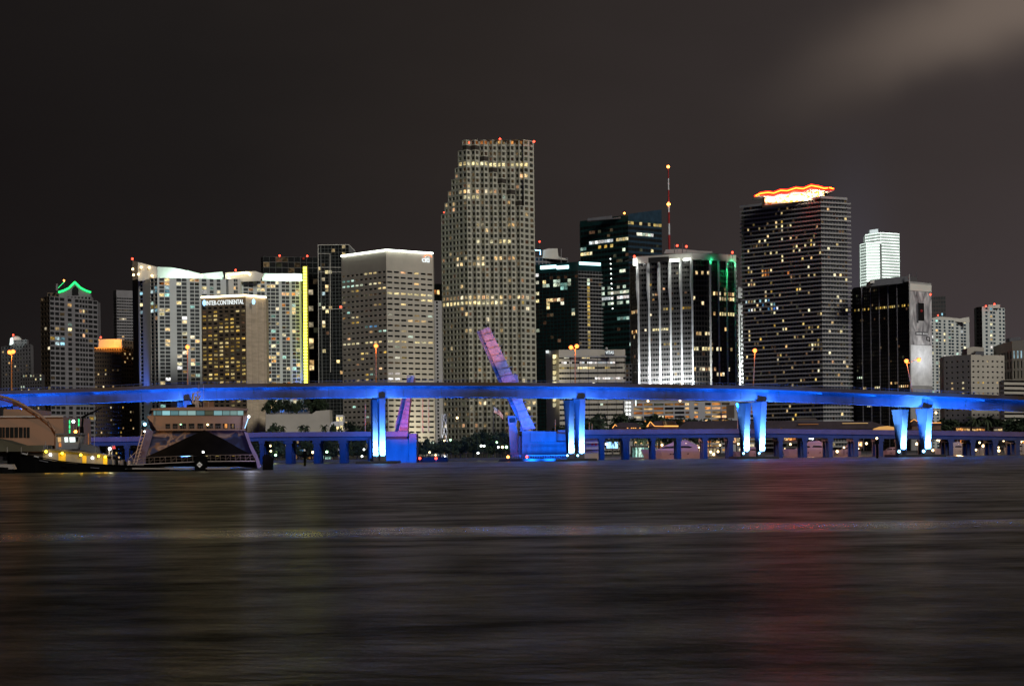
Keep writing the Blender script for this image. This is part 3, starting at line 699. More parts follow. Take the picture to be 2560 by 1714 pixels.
# ---- low office with lettering
VD = 1140
q, H = corners([(1365, 876), (1397, 874), (1563, 876)], 1, VD)
q[0] = P(1365, 880, VD+14).to_2d(); q[2] = P(1563, 878, VD+6).to_2d()
b = Bld('office_block', 'low beige office with dark window bands and white rooftop lettering', q[1])
b.wall(q[0], q[1], 1, H, 'stone_beige')
z1 = H-13*VD/F; nr = rows_for(13.4, VD, 1, z1)
vr = {0: [(2, 3, .6, 'office'), (9, 11, .9, 'cream')], 1: [(1, 2, 1, 'white'), (4, 4, 1, 'white'), (8, 21, .92, 'white')], 2: [(0, 5, .8, 'yellow'), (7, 13, 1, 'cream'), (18, 20, .9, 'yellow')], 4: [(13, 24, .85, 'white')], 6: [(3, 6, .9, 'white'), (14, 15, 1, 'white')], 8: [(2, 4, .8, 'white')], 7: [(2, 3, .6, 'white')]}
b.facade(q[1], q[2], 1, z1, 26, nr, (.02, .02, .32, .30), 'stone_beige', litf=lit(.03, ('dim', 'office'), vr, 141))
b.wall(q[1], q[2], z1, H, 'stone_beige'); b.shell(q, H, 1, 30, 'stone_beige')
b.add('cornice', 'concrete', lambda m: m.ext([(1398, 890), (1566, 889), (1566, 892), (1398, 893)], VD-1.5, 1))
for k in range(7):
    a = q[1].lerp(q[2], .17+k*.137); b.add('wall_joint', 'black_metal', lambda m: m.box((a.x-.12, a.y-.06, 2), (a.x+.12, a.y+.3, z1-.5)))
for k in range(10):                                    # bright lit stair column on the left corner
    y = 886+k*13.4
    b.add('stair_light', 'lit_cream', lambda m: m.ext([(1382, y), (1391, y+1), (1390, y+8), (1386, y+11), (1382, y+10)], VD+1, .5))
e = (q[2]-q[1]).normalized(); n = (e.y, -e.x)
b.add('sign_box', 'metal_grey', lambda m: m.ext([(1513, 889), (1536, 889), (1536, 876), (1513, 876)], VD-.5, .6))
o = P(1514, 884.5, VD-1.2); text('sign', 'VITAS', 'sign_letter', b.root, o, e, 7.5*VD/F, 20.5*VD/F, n)
o = P(1365, 883, VD+12); text('sign', 'VITAS', 'sign_letter', b.root, o, (q[1]-q[0]).normalized(), 7*VD/F, 15*VD/F, (-.5, -.85))
ball('satellite_dish', 'concrete', b.root, P(1516, 871, VD+4), .9)
b.done()
lamp('stair_glow', 'AREA', P(1394, 960, VD-5), (1, .9, .55), 700, P(1400, 960, VD+4), 2, 30)
b = simple('low_block', 'narrow grey block squeezed between the low beige office and the ribbed tower', [(1563, 910), (1580, 909)], 0, 1210, 2, 0, 11, 'concrete', (.12, .12, .25, .2), p=.1, kinds=('dim',), seed=149); b.done()

# ---- ribbed tower
PL = [(1578, 1252), (1597, 1238), (1732, 1218), (1776, 1222), (1838, 1236), (1846, 1250)]
f2 = [P(x, 800, d).to_2d() for x, d in PL]; H = P(1732, 650, 1218).z; HC = P(1732, 632, 1218).z
b = Bld('office_tower', 'dark ribbed tower with white floodlit fins and a green glow under its crown', f2[2])
rr = rows_for(12.6, 1220, 1, H)
L1 = {4: [(3, 4, .8, 'yellow')], 6: [(5, 7, .9, 'warm')], 7: [(5, 8, .9, 'orange')], 9: [(9, 19, .7, 'yellow')], 13: [(5, 10, .9, 'cream')], 16: [(9, 13, .8, 'yellow')], 15: [(3, 4, .6, 'dim')]}
L2 = {2: [(1, 5, .8, 'warm')], 14: [(0, 5, .6, 'warm')], 17: [(0, 5, .9, 'cream')], 21: [(0, 5, .7, 'warm')]}
L3 = {6: [(1, 8, .9, 'warm')], 7: [(3, 9, .8, 'warm')], 10: [(3, 8, .9, 'cream')], 17: [(0, 3, .7, 'cream'), (7, 8, .9, 'warm')], 21: [(0, 7, .7, 'warm')], 22: [(2, 4, .6, 'warm')]}
L0 = {9: [(0, 3, .9, 'warm')], 13: [(0, 2, .8, 'orange')], 14: [(1, 1, 1, 'warm')]}
for k, (n_, lf) in enumerate(((4, lit(.02, ('dim',), L0, 150)), (20, lit(.03, ('dim', 'warm'), L1, 151)), (6, lit(.03, ('dim', 'warm'), L2, 152)), (9, lit(.03, ('warm', 'dim'), L3, 153)), (2, None))):
    b.facade(f2[k], f2[k+1], 1, H, n_, rr, (.10, .10, .42 if k == 1 else .2, .12), 'rib_wall' if k == 1 else 'spandrel_dark', 'wall' if k == 1 else 'side_wall', 'glass_dark', .2, lf)
b.shell(f2, H, 1, 30, 'stone_brown')
cz = [f2[1]+Vector((-1.2, -1.2)), f2[2]+Vector((.2, -1.6)), f2[3]+Vector((.3, -1.6)), f2[4]+Vector((1, -1))]
for a, c in zip(cz, cz[1:]):
    b.add('crown_band', 'warm_white', lambda m: m.prism([a, c, c+Vector((0, 6)), a+Vector((0, 6))], H+.2, HC))
b.add('crown_roof', 'concrete', lambda m: m.prism(cz+[cz[-1]+Vector((6, 28)), cz[0]+Vector((-6, 28))], HC-.4, HC-.1))
def rib(p, nx, mat='white_steel', bulge=2.6, w=1.1, foot=3.4):
    n = Vector(nx).normalized(); t = Vector((-n.y, n.x))*w/2
    def fn(m):
        rings = []
        for z, o in ((1, foot), (13, foot), (21, .8), (H-26, .7), (H-17, bulge), (H-3, 2.2), (H+.1, 1.4)):
            c = p+n*o; rings.append([(p.x-t.x, p.y-t.y, z), (c.x-t.x, c.y-t.y, z), (c.x+t.x, c.y+t.y, z), (p.x+t.x, p.y+t.y, z)])
        m.loft(rings)
    return one(fn, 'rib', mat, b.root)
d1 = (f2[2]-f2[1]); n1 = (-.55, -1)
for k in range(6): rib(f2[1]+d1*(k/5), n1)
for k in range(4): rib(f2[3].lerp(f2[4], k/3), (.1, -1), 'warm_white', 1.2, 1.1, 1)
b.add('crown_lamp', 'strip_white', lambda m: m.ext([(1583, 663), (1591, 663), (1591, 646), (1583, 646)], 1236, .8)); b.add('crown_lamp', 'strip_white', lambda m: m.ext([(1674, 655), (1699, 653), (1699, 646), (1674, 648)], 1216, .6)); b.add('crown_lamp', 'strip_white', lambda m: m.ext([(1708, 652), (1726, 650), (1726, 645), (1708, 646)], 1215, .6))
pd_ = [f2[1]+Vector((-16, -18)), f2[2]+Vector((-4, -18)), f2[2]+Vector((0, -2)), f2[1]+Vector((-4, -2))]
b.add('podium', 'concrete', lambda m: m.prism(pd_, 1, 37))
b.add('louvre_panel', 'black_metal', lambda m: m.ext([(1621, 656), (1621, 644), (1672, 641), (1672, 653)], 1221, 1))
for x, y in ((1586, 641), (1693, 614), (1716, 616), (1831, 631)): b.beacon(P(x, y, 1228), .75, mast=4)
b.add('antenna', 'metal_grey', lambda m: m.tube([P(1706, 632, 1228), P(1706, 608, 1228)], .3)); b.add('antenna', 'metal_grey', lambda m: m.tube([P(1686, 632, 1228), P(1686, 610, 1228)], .3))
b.add('roof_plant', 'concrete', lambda m: m.ext([(1660, 634), (1664, 624), (1700, 622), (1750, 627), (1780, 628), (1782, 634)], 1236, 12))
b.done()
for k in range(6):
    p = f2[1]+d1*(k/5)+Vector((-7, -11)); tgt = f2[1]+d1*(k/5)
    lamp('rib_floodlight', 'SPOT', (p.x, p.y, 38), (.92, .97, 1), 60000, (tgt.x, tgt.y, 50), angle=85, radius=.8)
lamp('crown_floodlight', 'SPOT', P(1690, 653, 1212), (.95, 1, .9), 4200, P(1686, 690, 1220), angle=110)
lamp('crown_floodlight', 'SPOT', P(1586, 655, 1232), (.95, 1, .95), 1500, P(1600, 680, 1238), angle=120)
g = f2[3].lerp(f2[4], .6); lamp('crown_floodlight', 'SPOT', (g.x, g.y-4.5, H-1.5), (.02, 1, .30), 9000, (g.x, g.y, H-22), angle=80)
for k in (.08, .95): g = f2[3].lerp(f2[4], k); lamp('crown_floodlight', 'POINT', (g.x, g.y-3.2, H-1), (.05, 1, .4), 500)

# ---- white pin-striped block behind
b = simple('office_tower', 'slender white pin-striped block in the gap left of the red-crowned condominium', [(1838, 718), (1884, 717)], 1, 1320, [(1, 0), (.5, 1)]*7, 0, 200, 'white_wall', (0, 0, 0, 0), 'glass_dark', p=0, skip=70)
for y0, y1 in ((745, 756),): b.add('louvre_band', 'black_metal', lambda m: m.ext([(1846, y0), (1884, y0), (1884, y1), (1846, y1)], 1318, 1))
b.done(); c = P(1858, 960, 1312)
lamp('base_floodlight', 'SPOT', (c.x-2, c.y-14, 38), (.95, 1, 1), 150000, (c.x, c.y+7, 64), angle=75, radius=1)
b = simple('low_block', 'short column of lit floors beside the red-crowned condominium, left edge', [(1874, 750), (1886, 750)], 0, 1280, 2, 0, 13, 'warm_white', (.1, .1, .3, .2), p=.75, kinds=('white', 'office', 'cream'), seed=158); b.done()

# ---- balconied condominium with red neon crown
HD = 1130
q, H = corners([(1859, 519), (2052, 496), (2117, 500)], 1, HD); f = q
b = Bld('condominium_tower', 'dark balconied condominium with a red neon canopy on its roof', q[1]); hot = b
ph = 10.9*HD/F; nr = int((H-2)/ph); zb = H-nr*ph
hc = {}
R = random.Random(160)
for r in (22, 23, 24):
    for c in range(0, 12):
        if R.random() < .6: hc[(r+(c > 9), c)] = R.choice(('cream', 'office', 'cool', 'blue', 'warm', 'white'))
for (r, c) in ((2, 13), (4, 13), (5, 13), (6, 13), (4, 11), (7, 8), (8, 5), (8, 7), (8, 16), (8, 18), (10, 24), (11, 7), (11, 9), (11, 17), (12, 13), (13, 13), (15, 1), (15, 2), (17, 2), (17, 22), (18, 1), (18, 2), (20, 18), (20, 19), (20, 7), (21, 7), (21, 12), (10, 23), (31, 17), (33, 22), (34, 23), (36, 11), (38, 16), (39, 13)): hc[(r, c)] = R.choice(('cream', 'warm', 'warm', 'yellow'))
for r in (15, 16): hc[(r, 6)] = hc[(r, 7)] = hc[(r, 8)] = 'orange'
hc[(16, 15)] = 'orange'; hc[(9, 4)] = 'orange'
b.facade(q[0], q[1], zb, H, 27, nr, (.18, .18, .12, .12), 'grey_dim', 'wall', 'glass_tan', .2, lit(.12, ('warm', 'dim', 'dim', 'yellow', 'dim', 'dim', 'cream', 'dim'), seed=161, cells=hc))
b.facade(q[1], q[2], zb, H, 9, nr, (.12, .12, .12, .12), 'grey_wall', 'side_wall', 'glass_grey', .2, lit(.12, ('warm', 'dim', 'cream', 'dim'), seed=162))
b.shell(q, H, 1, 30, 'grey_dim')
eL = (q[1]-q[0]).normalized(); nL = Vector((eL.y, -eL.x)); eR = (q[2]-q[1]).normalized(); nR = Vector((eR.y, -eR.x))
for k in range(nr+1):
    z = H-k*ph; ins = .0 if k < 36 else .6
    o = [q[0]-eL*2.2+nL*1.2, q[1]+nL*1.25+nR*1.0, q[2]+nR*1.25+eR*(2.0 if k else -.5)]; i_ = [q[0]+nL*.03, q[1]+nL*.03+nR*.03, q[2]+nR*.03]
    sl = MB(); hh = .85 if k else 1.4
    for (a, c, d, e_) in ((o[0], o[1], i_[1], i_[0]), (o[1], o[2], i_[2], i_[1])):
        sl.hexa([(p.x, p.y, z-.2) for p in (a, c, d, e_)], [(p.x, p.y, z-.2+hh) for p in (a, c, d, e_)])
    build(sl, 'balcony_slab', 'concrete', b.root)
# roof pavilion with scalloped neon canopy
CT = [(1888, 490), (1900, 484), (1920, 481), (1934, 483), (1952, 476), (1968, 477), (1990, 470), (2008, 472), (2028, 464), (2046, 467), (2060, 471), (2085, 471)]
pv = [(1912, 513), (1912, 492), (1975, 480), (2026, 474), (2060, 478), (2060, 496), (2052, 498)]
pav = one(lambda m: m.ext(pv, HD+4, 12), 'roof_pavilion', 'pavilion', b.root)
cu = [(x, y+4) for x, y in CT]
one(lambda m: m.ext(CT+[(2084, 477), (2074, 480), (2046, 475), (2028, 475), (2008, 482), (1990, 481), (1968, 487), (1952, 486), (1934, 492), (1918, 491), (1898, 490)], HD+1, 18), 'roof_canopy', 'warm_white', b.root)
one(lambda m: m.ext(CT+[(2086, 475.5), (2060, 476), (2046, 472), (2028, 469), (2008, 477), (1990, 475), (1968, 482), (1952, 481), (1934, 488), (1920, 486), (1900, 489), (1889, 492)], HD+.6, .35), 'canopy_fascia', 'canopy_red', b.root)
one(lambda m: m.tube([P(x, y, HD) for x, y in CT[:11]]+[P(2070, 470, HD)], .34), 'neon_tube', 'neon_orange', b.root)
one(lambda m: m.tube([P(x, y+3.6, HD) for x, y in CT[1:11]], .16), 'neon_tube', 'neon_red', b.root); one(lambda m: m.tube([P(x, y-3, HD) for x, y in CT[1:11]], .16), 'neon_tube', 'neon_red', b.root)
one(lambda m: m.tube([P(2073, 469, HD), P(2084, 472, HD)], .34), 'neon_tube', 'neon_orange', b.root)
ball('neon_end', 'neon_red', b.root, P(1887, 490, HD), .4)
b.done()
for xa, ya, xb, yb, pw in ((1914, 511, 2024, 498.5, 5200), (2030, 497, 2058, 494, 1500)):
    a, c = P(xa, ya, HD+1.6), P(xb, yb, HD+1.6); m_ = (a+c)/2+Vector((0, 0, .9))
    lamp('canopy_uplight', 'AREA', m_, (1, .80, .52), pw, m_+Vector((0, 2.2, 4)), (c-a).length, .5)
for x, y in ((1930, 481), (1985, 474), (2040, 468)): lamp('neon_glow', 'POINT', P(x, y, HD-1.5), (1, .10, .03), 700, radius=.5)

# ---- floodlit white tower
q, H = corners([(2165, 592), (2202, 581), (2248, 584)], 1, 1700); q[0] = P(2163, 590, 1716).to_2d()
b = Bld('office_tower', 'brilliant white floodlit tower with thin dark floor lines', q[1])
def band(p0, p1, z0, z1, mat='white_wall'):
    n_ = rows_for(7.3, 1700, z0, z1); b.facade(p0, p1, z0, z1, 1, n_, (0, 0, .0, .19), mat, 'wall', 'mullion_dim', .12)
band(q[0], q[1], 60, H); band(q[1], q[2], 60, H); b.shell(q, H, 60, 25, 'white_wall')
lo = [P(2150, 610, 1712).to_2d(), P(2166, 608, 1700).to_2d(), P(2201, 606, 1696).to_2d()]; HL = P(2166, 607, 1700).z
for a, c in zip(lo, lo[1:]): band(a, c, 60, HL)
b.shell(lo, HL, 60, 10, 'white_wall'); b.add('corner_joint', 'black_metal', lambda m: m.ext([(2199, 610), (2204, 610), (2206, 720), (2201, 720)], 1694, .5))
b.add('base_block', 'concrete', lambda m: m.prism([lo[0], lo[2], q[2], q[2]+Vector((0, 25)), lo[0]+Vector((0, 25))], 1, 60))
b.add('roof_plant', 'metal_grey', lambda m: m.ext([(2174, 584), (2174, 575), (2195, 572), (2196, 582)], 1712, 8))
b.done()
for x in (2192, 2232):                                   # unseen floods added over the black tower's roof to light this tower
    p = P(x, 706, 1102); p.z = P(2273, 703, 1100).z+9
    lamp('added_flood', 'SPOT', p, (.88, 1, .93), 4e7, P(2200, 650, 1700), angle=9, blend=.5, radius=.6)
# ---- black tower with the wall-size advertisement
q, H = corners([(2134, 719), (2273, 703), (2328, 708)], 1, 1100)
b = Bld('office_tower', 'black tower with thin vertical mullions and a pale wall-size advertisement on its right side', q[1])
nr = rows_for(9.2, 1100, 1, H)
BL = {6: [(0, 27, .8, 'yellow')], 9: [(4, 20, .25, 'dim')], 25: [(1, 5, .7, 'office')], 28: [(4, 5, 1, 'warm'), (10, 12, 1, 'cream'), (22, 26, .9, 'warm')], 27: [(18, 21, .8, 'warm')], 31: [(5, 8, .8, 'cream')], 33: [(6, 8, .8, 'cream')]}
b.facade(q[0], q[1], 1, H, 28, nr, (.12, .12, .25, .12), 'black_metal', 'wall', 'glass_dark', .2, lit(.01, ('dim',), BL, 171))
b.wall(q[1], q[2], 1, H, 'concrete', 'side_wall'); b.shell(q, H, 1, 26, 'black_metal')
for k in range(1, 6):
    a = q[0].lerp(q[1], k*.158-.01); b.add('mullion', 'grey_wall', lambda m: m.box((a.x-.25, a.y-.5, 1), (a.x+.25, a.y, H-.3)))
b.add('corner_post', 'concrete', lambda m: m.box((q[1].x-.3, q[1].y-.6, 1), (q[1].x+.35, q[1].y-.02, H+4)))
b.add('penthouse', 'metal_grey', lambda m: m.ext([(2176, 716), (2178, 700), (2225, 694), (2270, 690), (2272, 706)], 1104, 14)); b.add('penthouse', 'grey_dim', lambda m: m.ext([(2274, 706), (2274, 692), (2293, 692), (2293, 706)], 1112, 8))
b.add('roof_box', 'warm_white', lambda m: m.ext([(2176, 708), (2176, 702), (2186, 700), (2186, 707)], 1102, 2))
b.add('antenna', 'metal_grey', lambda m: m.tube([P(2278, 694, 1114), P(2278, 682, 1114)], .15)); b.add('antenna', 'metal_grey', lambda m: m.tube([P(2291, 694, 1114), P(2291, 680, 1114)], .15))
e = (q[2]-q[1]).normalized(); n = Vector((e.y, -e.x)); Lw = (q[2]-q[1]).length
def bb(x0, x1, y0, y1, t0, t1):                        # rectangle on the advertisement wall
    dd = 1100; a = q[1]+e*(x0*Lw); c = q[1]+e*(x1*Lw); zt, zb_ = P(2300, y0, dd).z, P(2300, y1, dd).z
    return lambda m: m.hexa([(p.x+n.x*t, p.y+n.y*t, zb_) for p, t in ((a, t1), (c, t1), (c, t0), (a, t0))], [(p.x+n.x*t, p.y+n.y*t, zt) for p, t in ((a, t1), (c, t1), (c, t0), (a, t0))])
b.add('wall_head', 'warm_white', bb(.01, .99, 708, 725, .02, .3))
bill = b.add('billboard', 'poster', bb(.02, .99, 726.5, 860, .02, .25)); bl2 = b.add('billboard', 'sign_white', bb(.02, .99, 861, 963, .02, .25))
one(bb(.36, .62, 755, 799, .26, .6), 'billboard_picture', 'black_metal', bill); one(bb(.29, .37, 758, 805, .26, .45), 'billboard_picture', 'metal_grey', bill)
ball('billboard_picture', 'red_paint', bill, Vector((q[1].x+e.x*Lw*.49+n.x*.5, q[1].y+e.y*Lw*.49+n.y*.5, P(2300, 775, 1100).z)), .9)
one(bb(.24, .80, 827.5, 836, .26, .4), 'billboard_lettering', 'metal_grey', bill); lt = []
for k, (x0, x1) in enumerate(((.27, .33), (.345, .40), (.415, .46), (.475, .51), (.56, .61), (.625, .68), (.695, .73), (.745, .78))):
    one(bb(x0, x1, 829.7, 834, .41, .5), 'billboard_lettering', 'sign_white', bill)
for x0, x1, y0, y1 in ((.72, .75, 839, 847.5), (.85, .88, 840, 848.5), (.72, .88, 839, 840.6), (.74, .88, 847, 848.8), (.84, .88, 848.6, 851.5)): one(bb(x0, x1, y0, y1, .26, .42), 'billboard_emblem', 'black_metal', bill)
b.beacon(P(2326, 736, 1102), .6, mast=.5); b.done()
c = q[1].lerp(q[2], .5)+n*13; zc_ = P(2300, 905, 1100).z
lamp('billboard_floodlight', 'SPOT', (c.x, c.y, zc_), (.92, .95, 1), 4200, (c.x-n.x*13, c.y-n.y*13, zc_+6), angle=150, blend=1, radius=.6)
b = simple('low_block', 'narrow lit slab low in the gap left of the black advertisement tower', [(2129, 906), (2139, 906)], 0, 1400, 1, 0, 5.2, 'white_wall', (.05, .05, .2, .2), p=1, kinds=('white', 'white'), seed=175); b.done()
b = simple('low_block', 'dim low block in the gap right of the red-crowned condominium', [(2112, 884), (2130, 884)], 0, 1500, 3, 0, 9, 'grey_wall', p=.15, kinds=('warm', 'teal'), seed=176); b.done()

# ---- right-hand group
b = simple('apartment_tower', 'faint distant tower under construction between the advertisement and the right-hand condominiums', [(2326, 741), (2364, 740)], 0, 1900, 6, 0, 10, 'grey_dim', (.15, .15, .2, .2), 'glass_grey', p=.02, kinds=('cool',), seed=181)
b.beacon(P(2345, 788, 1890), .7); b.done()
q, H = corners([(2327, 797), (2423, 802)], 0, 1500); b = Bld('condominium_tower', 'pale condominium with a peaked right corner, behind the right-hand beige block', q[0])
cols = [(.8, 1), (.5, 0), (.9, 1), (.9, 1), (.6, 0), (.7, 1), (.7, 0), (.9, 1), (.9, 1), (.5, 0), (.9, 1), (.5, 0), (.9, 1), (.9, 1), (.9, 0)]
b.facade(q[0], q[1], 1, H, cols, rows_for(8.2, 1500, 1, H), (.1, .1, .25, .15), 'white_wall', 'wall', 'glass_blue', litf=lit(.16, ('warm', 'cream', 'teal', 'white', 'dim'), seed=185, cells={(r, 3): 'cream' for r in (13, 14, 16, 18, 22, 23, 24, 25, 26)}))
b.shell(q, H, 1, 20, 'white_wall')
b.add('crown_wall', 'warm_white', lambda m: m.ext([(2328, 800), (2332, 794), (2350, 791), (2400, 796), (2423, 792), (2424, 806)], 1518, 2)); b.done()
q, H = corners([(2440, 768), (2455, 766), (2512, 770)], 1, 1800); b = Bld('apartment_tower', 'pale slender twin-beacon tower towards the right end of the skyline', q[1])
b.facade(q[0], q[1], 1, H, 2, rows_for(9.5, 1800, 1, H), (.2, .2, .3, .2), 'grey_wall', 'side_wall', litf=lit(.06, ('office', 'teal'), seed=187))
b.facade(q[1], q[2], 1, H, [(.8, 0), (.8, 1), (.5, 0), (.8, 1), (.8, 1), (.9, 0), (.7, 1), (.3, 0), (.7, 1)], rows_for(9.5, 1800, 1, H), (.1, .1, .3, .15), 'white_wall', 'wall', 'glass_blue', litf=lit(.06, ('warm', 'cool'), seed=188, cells={(r, 3): k for r, k in ((0, 'cool'), (2, 'warm'), (4, 'cream'), (6, 'cool'), (7, 'cream'), (10, 'white'))}))
b.shell(q, H, 1, 20, 'white_wall'); b.add('penthouse', 'warm_white', lambda m: m.ext([(2470, 770), (2470, 762), (2500, 761), (2500, 770)], 1812, 10))
b.beacon(P(2465, 765, 1800), .8); b.beacon(P(2486, 760, 1800), .8); b.done()
b = simple('courthouse', 'plain beige block with small windows, right of the advertisement tower', [(2359, 890), (2427, 886), (2511, 888)], 1, 1000, 5, 7, 13.2, 'stone_beige', (.3, .3, .4, .3), p=.05, kinds=('warm',), seed=191, skip=10,
           litL=lit(.03, ('dim',), {4: [(1, 1, 1, 'cream'), (3, 3, 1, 'cream')], 5: [(1, 1, 1, 'warm'), (3, 3, 1, 'cream')], 6: [(0, 0, 1, 'cream'), (1, 1, 1, 'dim'), (3, 3, 1, 'warm')]}, 192), litR=lit(.03, ('warm',), {4: [(1, 2, .8, 'yellow'), (5, 5, 1, 'warm')], 6: [(1, 2, .8, 'warm')]}, 193))
b.add('penthouse', 'stone_beige', lambda m: m.ext([(2418, 890), (2418, 870), (2434, 866), (2460, 868), (2460, 890)], 1010, 12)); b.add('roof_plant', 'metal_grey', lambda m: m.ext([(2438, 886), (2440, 877), (2460, 878), (2460, 888)], 1004, 5)); b.done()
b = simple('courthouse', 'tall brown stone building cut by the right edge of the picture', [(2494, 862), (2530, 852), (2640, 846)], 1, 1060, 5, 12, 24, 'stone_beige', (.28, .28, .12, .12), p=.1, kinds=('dim', 'blue'), seed=195, skip=22,
           litL=lit(.05, ('dim',), {0: [(0, 4, .5, 'cool')]}, 196), litR=lit(.08, ('blue', 'dim'), {0: [(0, 6, .85, 'cool')]}, 197))
b.add('roof_plant', 'metal_grey', lambda m: m.ext([(2524, 853), (2524, 845), (2551, 842), (2551, 850)], 1070, 8)); b.done()
b = simple('parking_garage', 'low pale garage with dark open decks at the right edge, behind the high bridge', [(2510, 949), (2660, 952)], 0, 940, 1, 0, 12, 'stone_beige', (.0, .0, .5, .05), 'glass_dark', p=0, deep=2); b.done()

# ---- buildings seen under the high bridge
b = simple('parking_garage', 'long pale garage with orange lit decks, seen under the high bridge', [(1582, 1004), (1885, 1001)], 0, 1060, [(1, 1), (.12, 0), (.9, 1), (.1, 0), (1, 1), (.1, 0), (.9, 1), (.1, 0), (1, 1), (.1, 0), (.4, 1), (.5, 0), (.4, 1), (.7, 0), (.6, 1), (.1, 0), (.9, 1), (.1, 0), (.8, 1), (.9, 0), (.8, 1), (.8, 1)], 0, 10.4, 'concrete', (.0, .0, .42, .02), 'glass_dark', deep=1.2,
           litL=lit(.72, ('orange', 'orange', 'orange', 'orange', 'warm', 'dim'), None, 201, {(k, 9): 'cream' for k in range(6)}), skip=4)
b.add('blank_panel', 'concrete_dark', lambda m: m.ext([(1816, 1012), (1836, 1012), (1836, 1045), (1816, 1045)], 1058, .5))
b.add('sign_strip', 'shop_white', lambda m: m.ext([(1588, 1000), (1591, 1000), (1591, 1014), (1588, 1014)], 1057, .5)); b.done()
b = simple('screen_wall', 'grey block with a column of round white lights, left end of the orange-lit garage', [(1560, 1000), (1584, 1000)], 0, 1050, 1, 0, 300, 'concrete', p=0, win=(.48, .48, .48, .48))
for x in (1567, 1574.5):
    for k in range(4): ball('round_light', 'bulb_white', b.root, P(x, 1006+k*9.6, 1048.5), .42)
b.done()
q = [P(664, 1034, 1180).to_2d(), P(830, 1026, 1180).to_2d()]
b = Bld('podium_wall', 'plain curved beige podium wall with planted terrace, left of the near bridge pier', q[0])
b.add('wall', 'stone_beige', lambda m: m.ext([(664, 1100), (664, 1035), (780, 1034), (790, 1027), (824, 1024), (826, 1100)], 1175, 18)); b.done()
b = simple('low_block', 'grey terrace storey above the beige podium wall', [(664, 1012), (770, 1011)], 0, 1210, 9, 0, 11, 'grey_wall', (.08, .08, .3, .1), 'glass_blue', p=.25, kinds=('dim', 'warm', 'blue'), seed=211); b.done()
b = simple('kiosk', 'small white lit pavilion left of the near bridge pier', [(840, 1037), (858, 1037)], 0, 900, 2, 0, 20, 'warm_white', (.1, .1, .3, .2), p=1, kinds=('cream',), seed=213)
b.add('roof', 'warm_white', lambda m: m.ext([(824, 1066), (828, 1055), (845, 1052), (848, 1066)], 896, 6)); b.done()
# ================================================================== GROUND, WATER, SKY
def sheet(name, pts, z, mat):
    m = MB(); m.poly(*[(x, y, z) for x, y in pts]); o = build(m, name, mat); o['kind'] = 'structure'; return o
shoreL, shoreR = 668, 790
xk = G(1470, 700).x
LAND = [(-2600, 6000), (-2600, shoreL), (xk, shoreL), (xk+8, shoreR), (2600, shoreR), (2600, 6000)]
def landfn(m): m.prism(list(reversed(LAND)), -2, 1.0)
o = one(landfn, 'land', 'land'); o['kind'] = 'structure'
def qfn(m): m.prism([(-400, 428), (G(158, 430).x, 428), (G(168, 430).x, 520), (-400, 520)], -2, 1.6)
o = one(qfn, 'quay', 'seawall'); o['kind'] = 'structure'

m, nt, N, L = newmat('water')
out = N.new('ShaderNodeOutputMaterial'); df = N.new('ShaderNodeBsdfDiffuse'); gl = N.new('ShaderNodeBsdfGlossy'); mx = N.new('ShaderNodeMixShader'); fr = N.new('ShaderNodeFresnel')
df.inputs[0].default_value = (.003, .003, .0025, 1); gl.inputs[0].default_value = (1, .93, .66, 1); fr.inputs[0].default_value = 1.27
tc = N.new('ShaderNodeTexCoord')
def wnoise(sx, sy, det=3.0, seed=0.0, rough=.55):
    mp = N.new('ShaderNodeMapping'); mp.inputs['Scale'].default_value = (sx, sy, 1); mp.inputs['Location'].default_value = (seed, seed*1.7, 0)
    mp.inputs['Rotation'].default_value = (0, 0, rad(1.0))
    z = N.new('ShaderNodeTexNoise'); z.inputs['Scale'].default_value = 1; z.inputs['Detail'].default_value = det; z.inputs['Roughness'].default_value = rough
    L.new(tc.outputs['Object'], mp.inputs[0]); L.new(mp.outputs[0], z.inputs['Vector']); return z.outputs['Fac']
def mrange(v, a, b, c, d):
    r = N.new('ShaderNodeMapRange'); r.inputs[1].default_value = a; r.inputs[2].default_value = b; r.inputs[3].default_value = c; r.inputs[4].default_value = d
    L.new(v, r.inputs[0]); return r.outputs[0]
sep = N.new('ShaderNodeSeparateXYZ'); L.new(tc.outputs['Object'], sep.inputs[0])
# a smoother slick lies across the water about 69 m out and mirrors the lights more strongly
edge_ = math_node(nt, 'MULTIPLY', math_node(nt, 'ADD', wnoise(.10, .12, 4, 2.0), -.5), 7.0)
sd = math_node(nt, 'ABSOLUTE', math_node(nt, 'ADD', math_node(nt, 'ADD', sep.outputs['Y'], edge_), -69.0))
slick = math_node(nt, 'MULTIPLY', mrange(sd, 1.0, 6.2, 1, 0), mrange(wnoise(.07, .05, 3, 4.0), .35, .6, .25, 1))
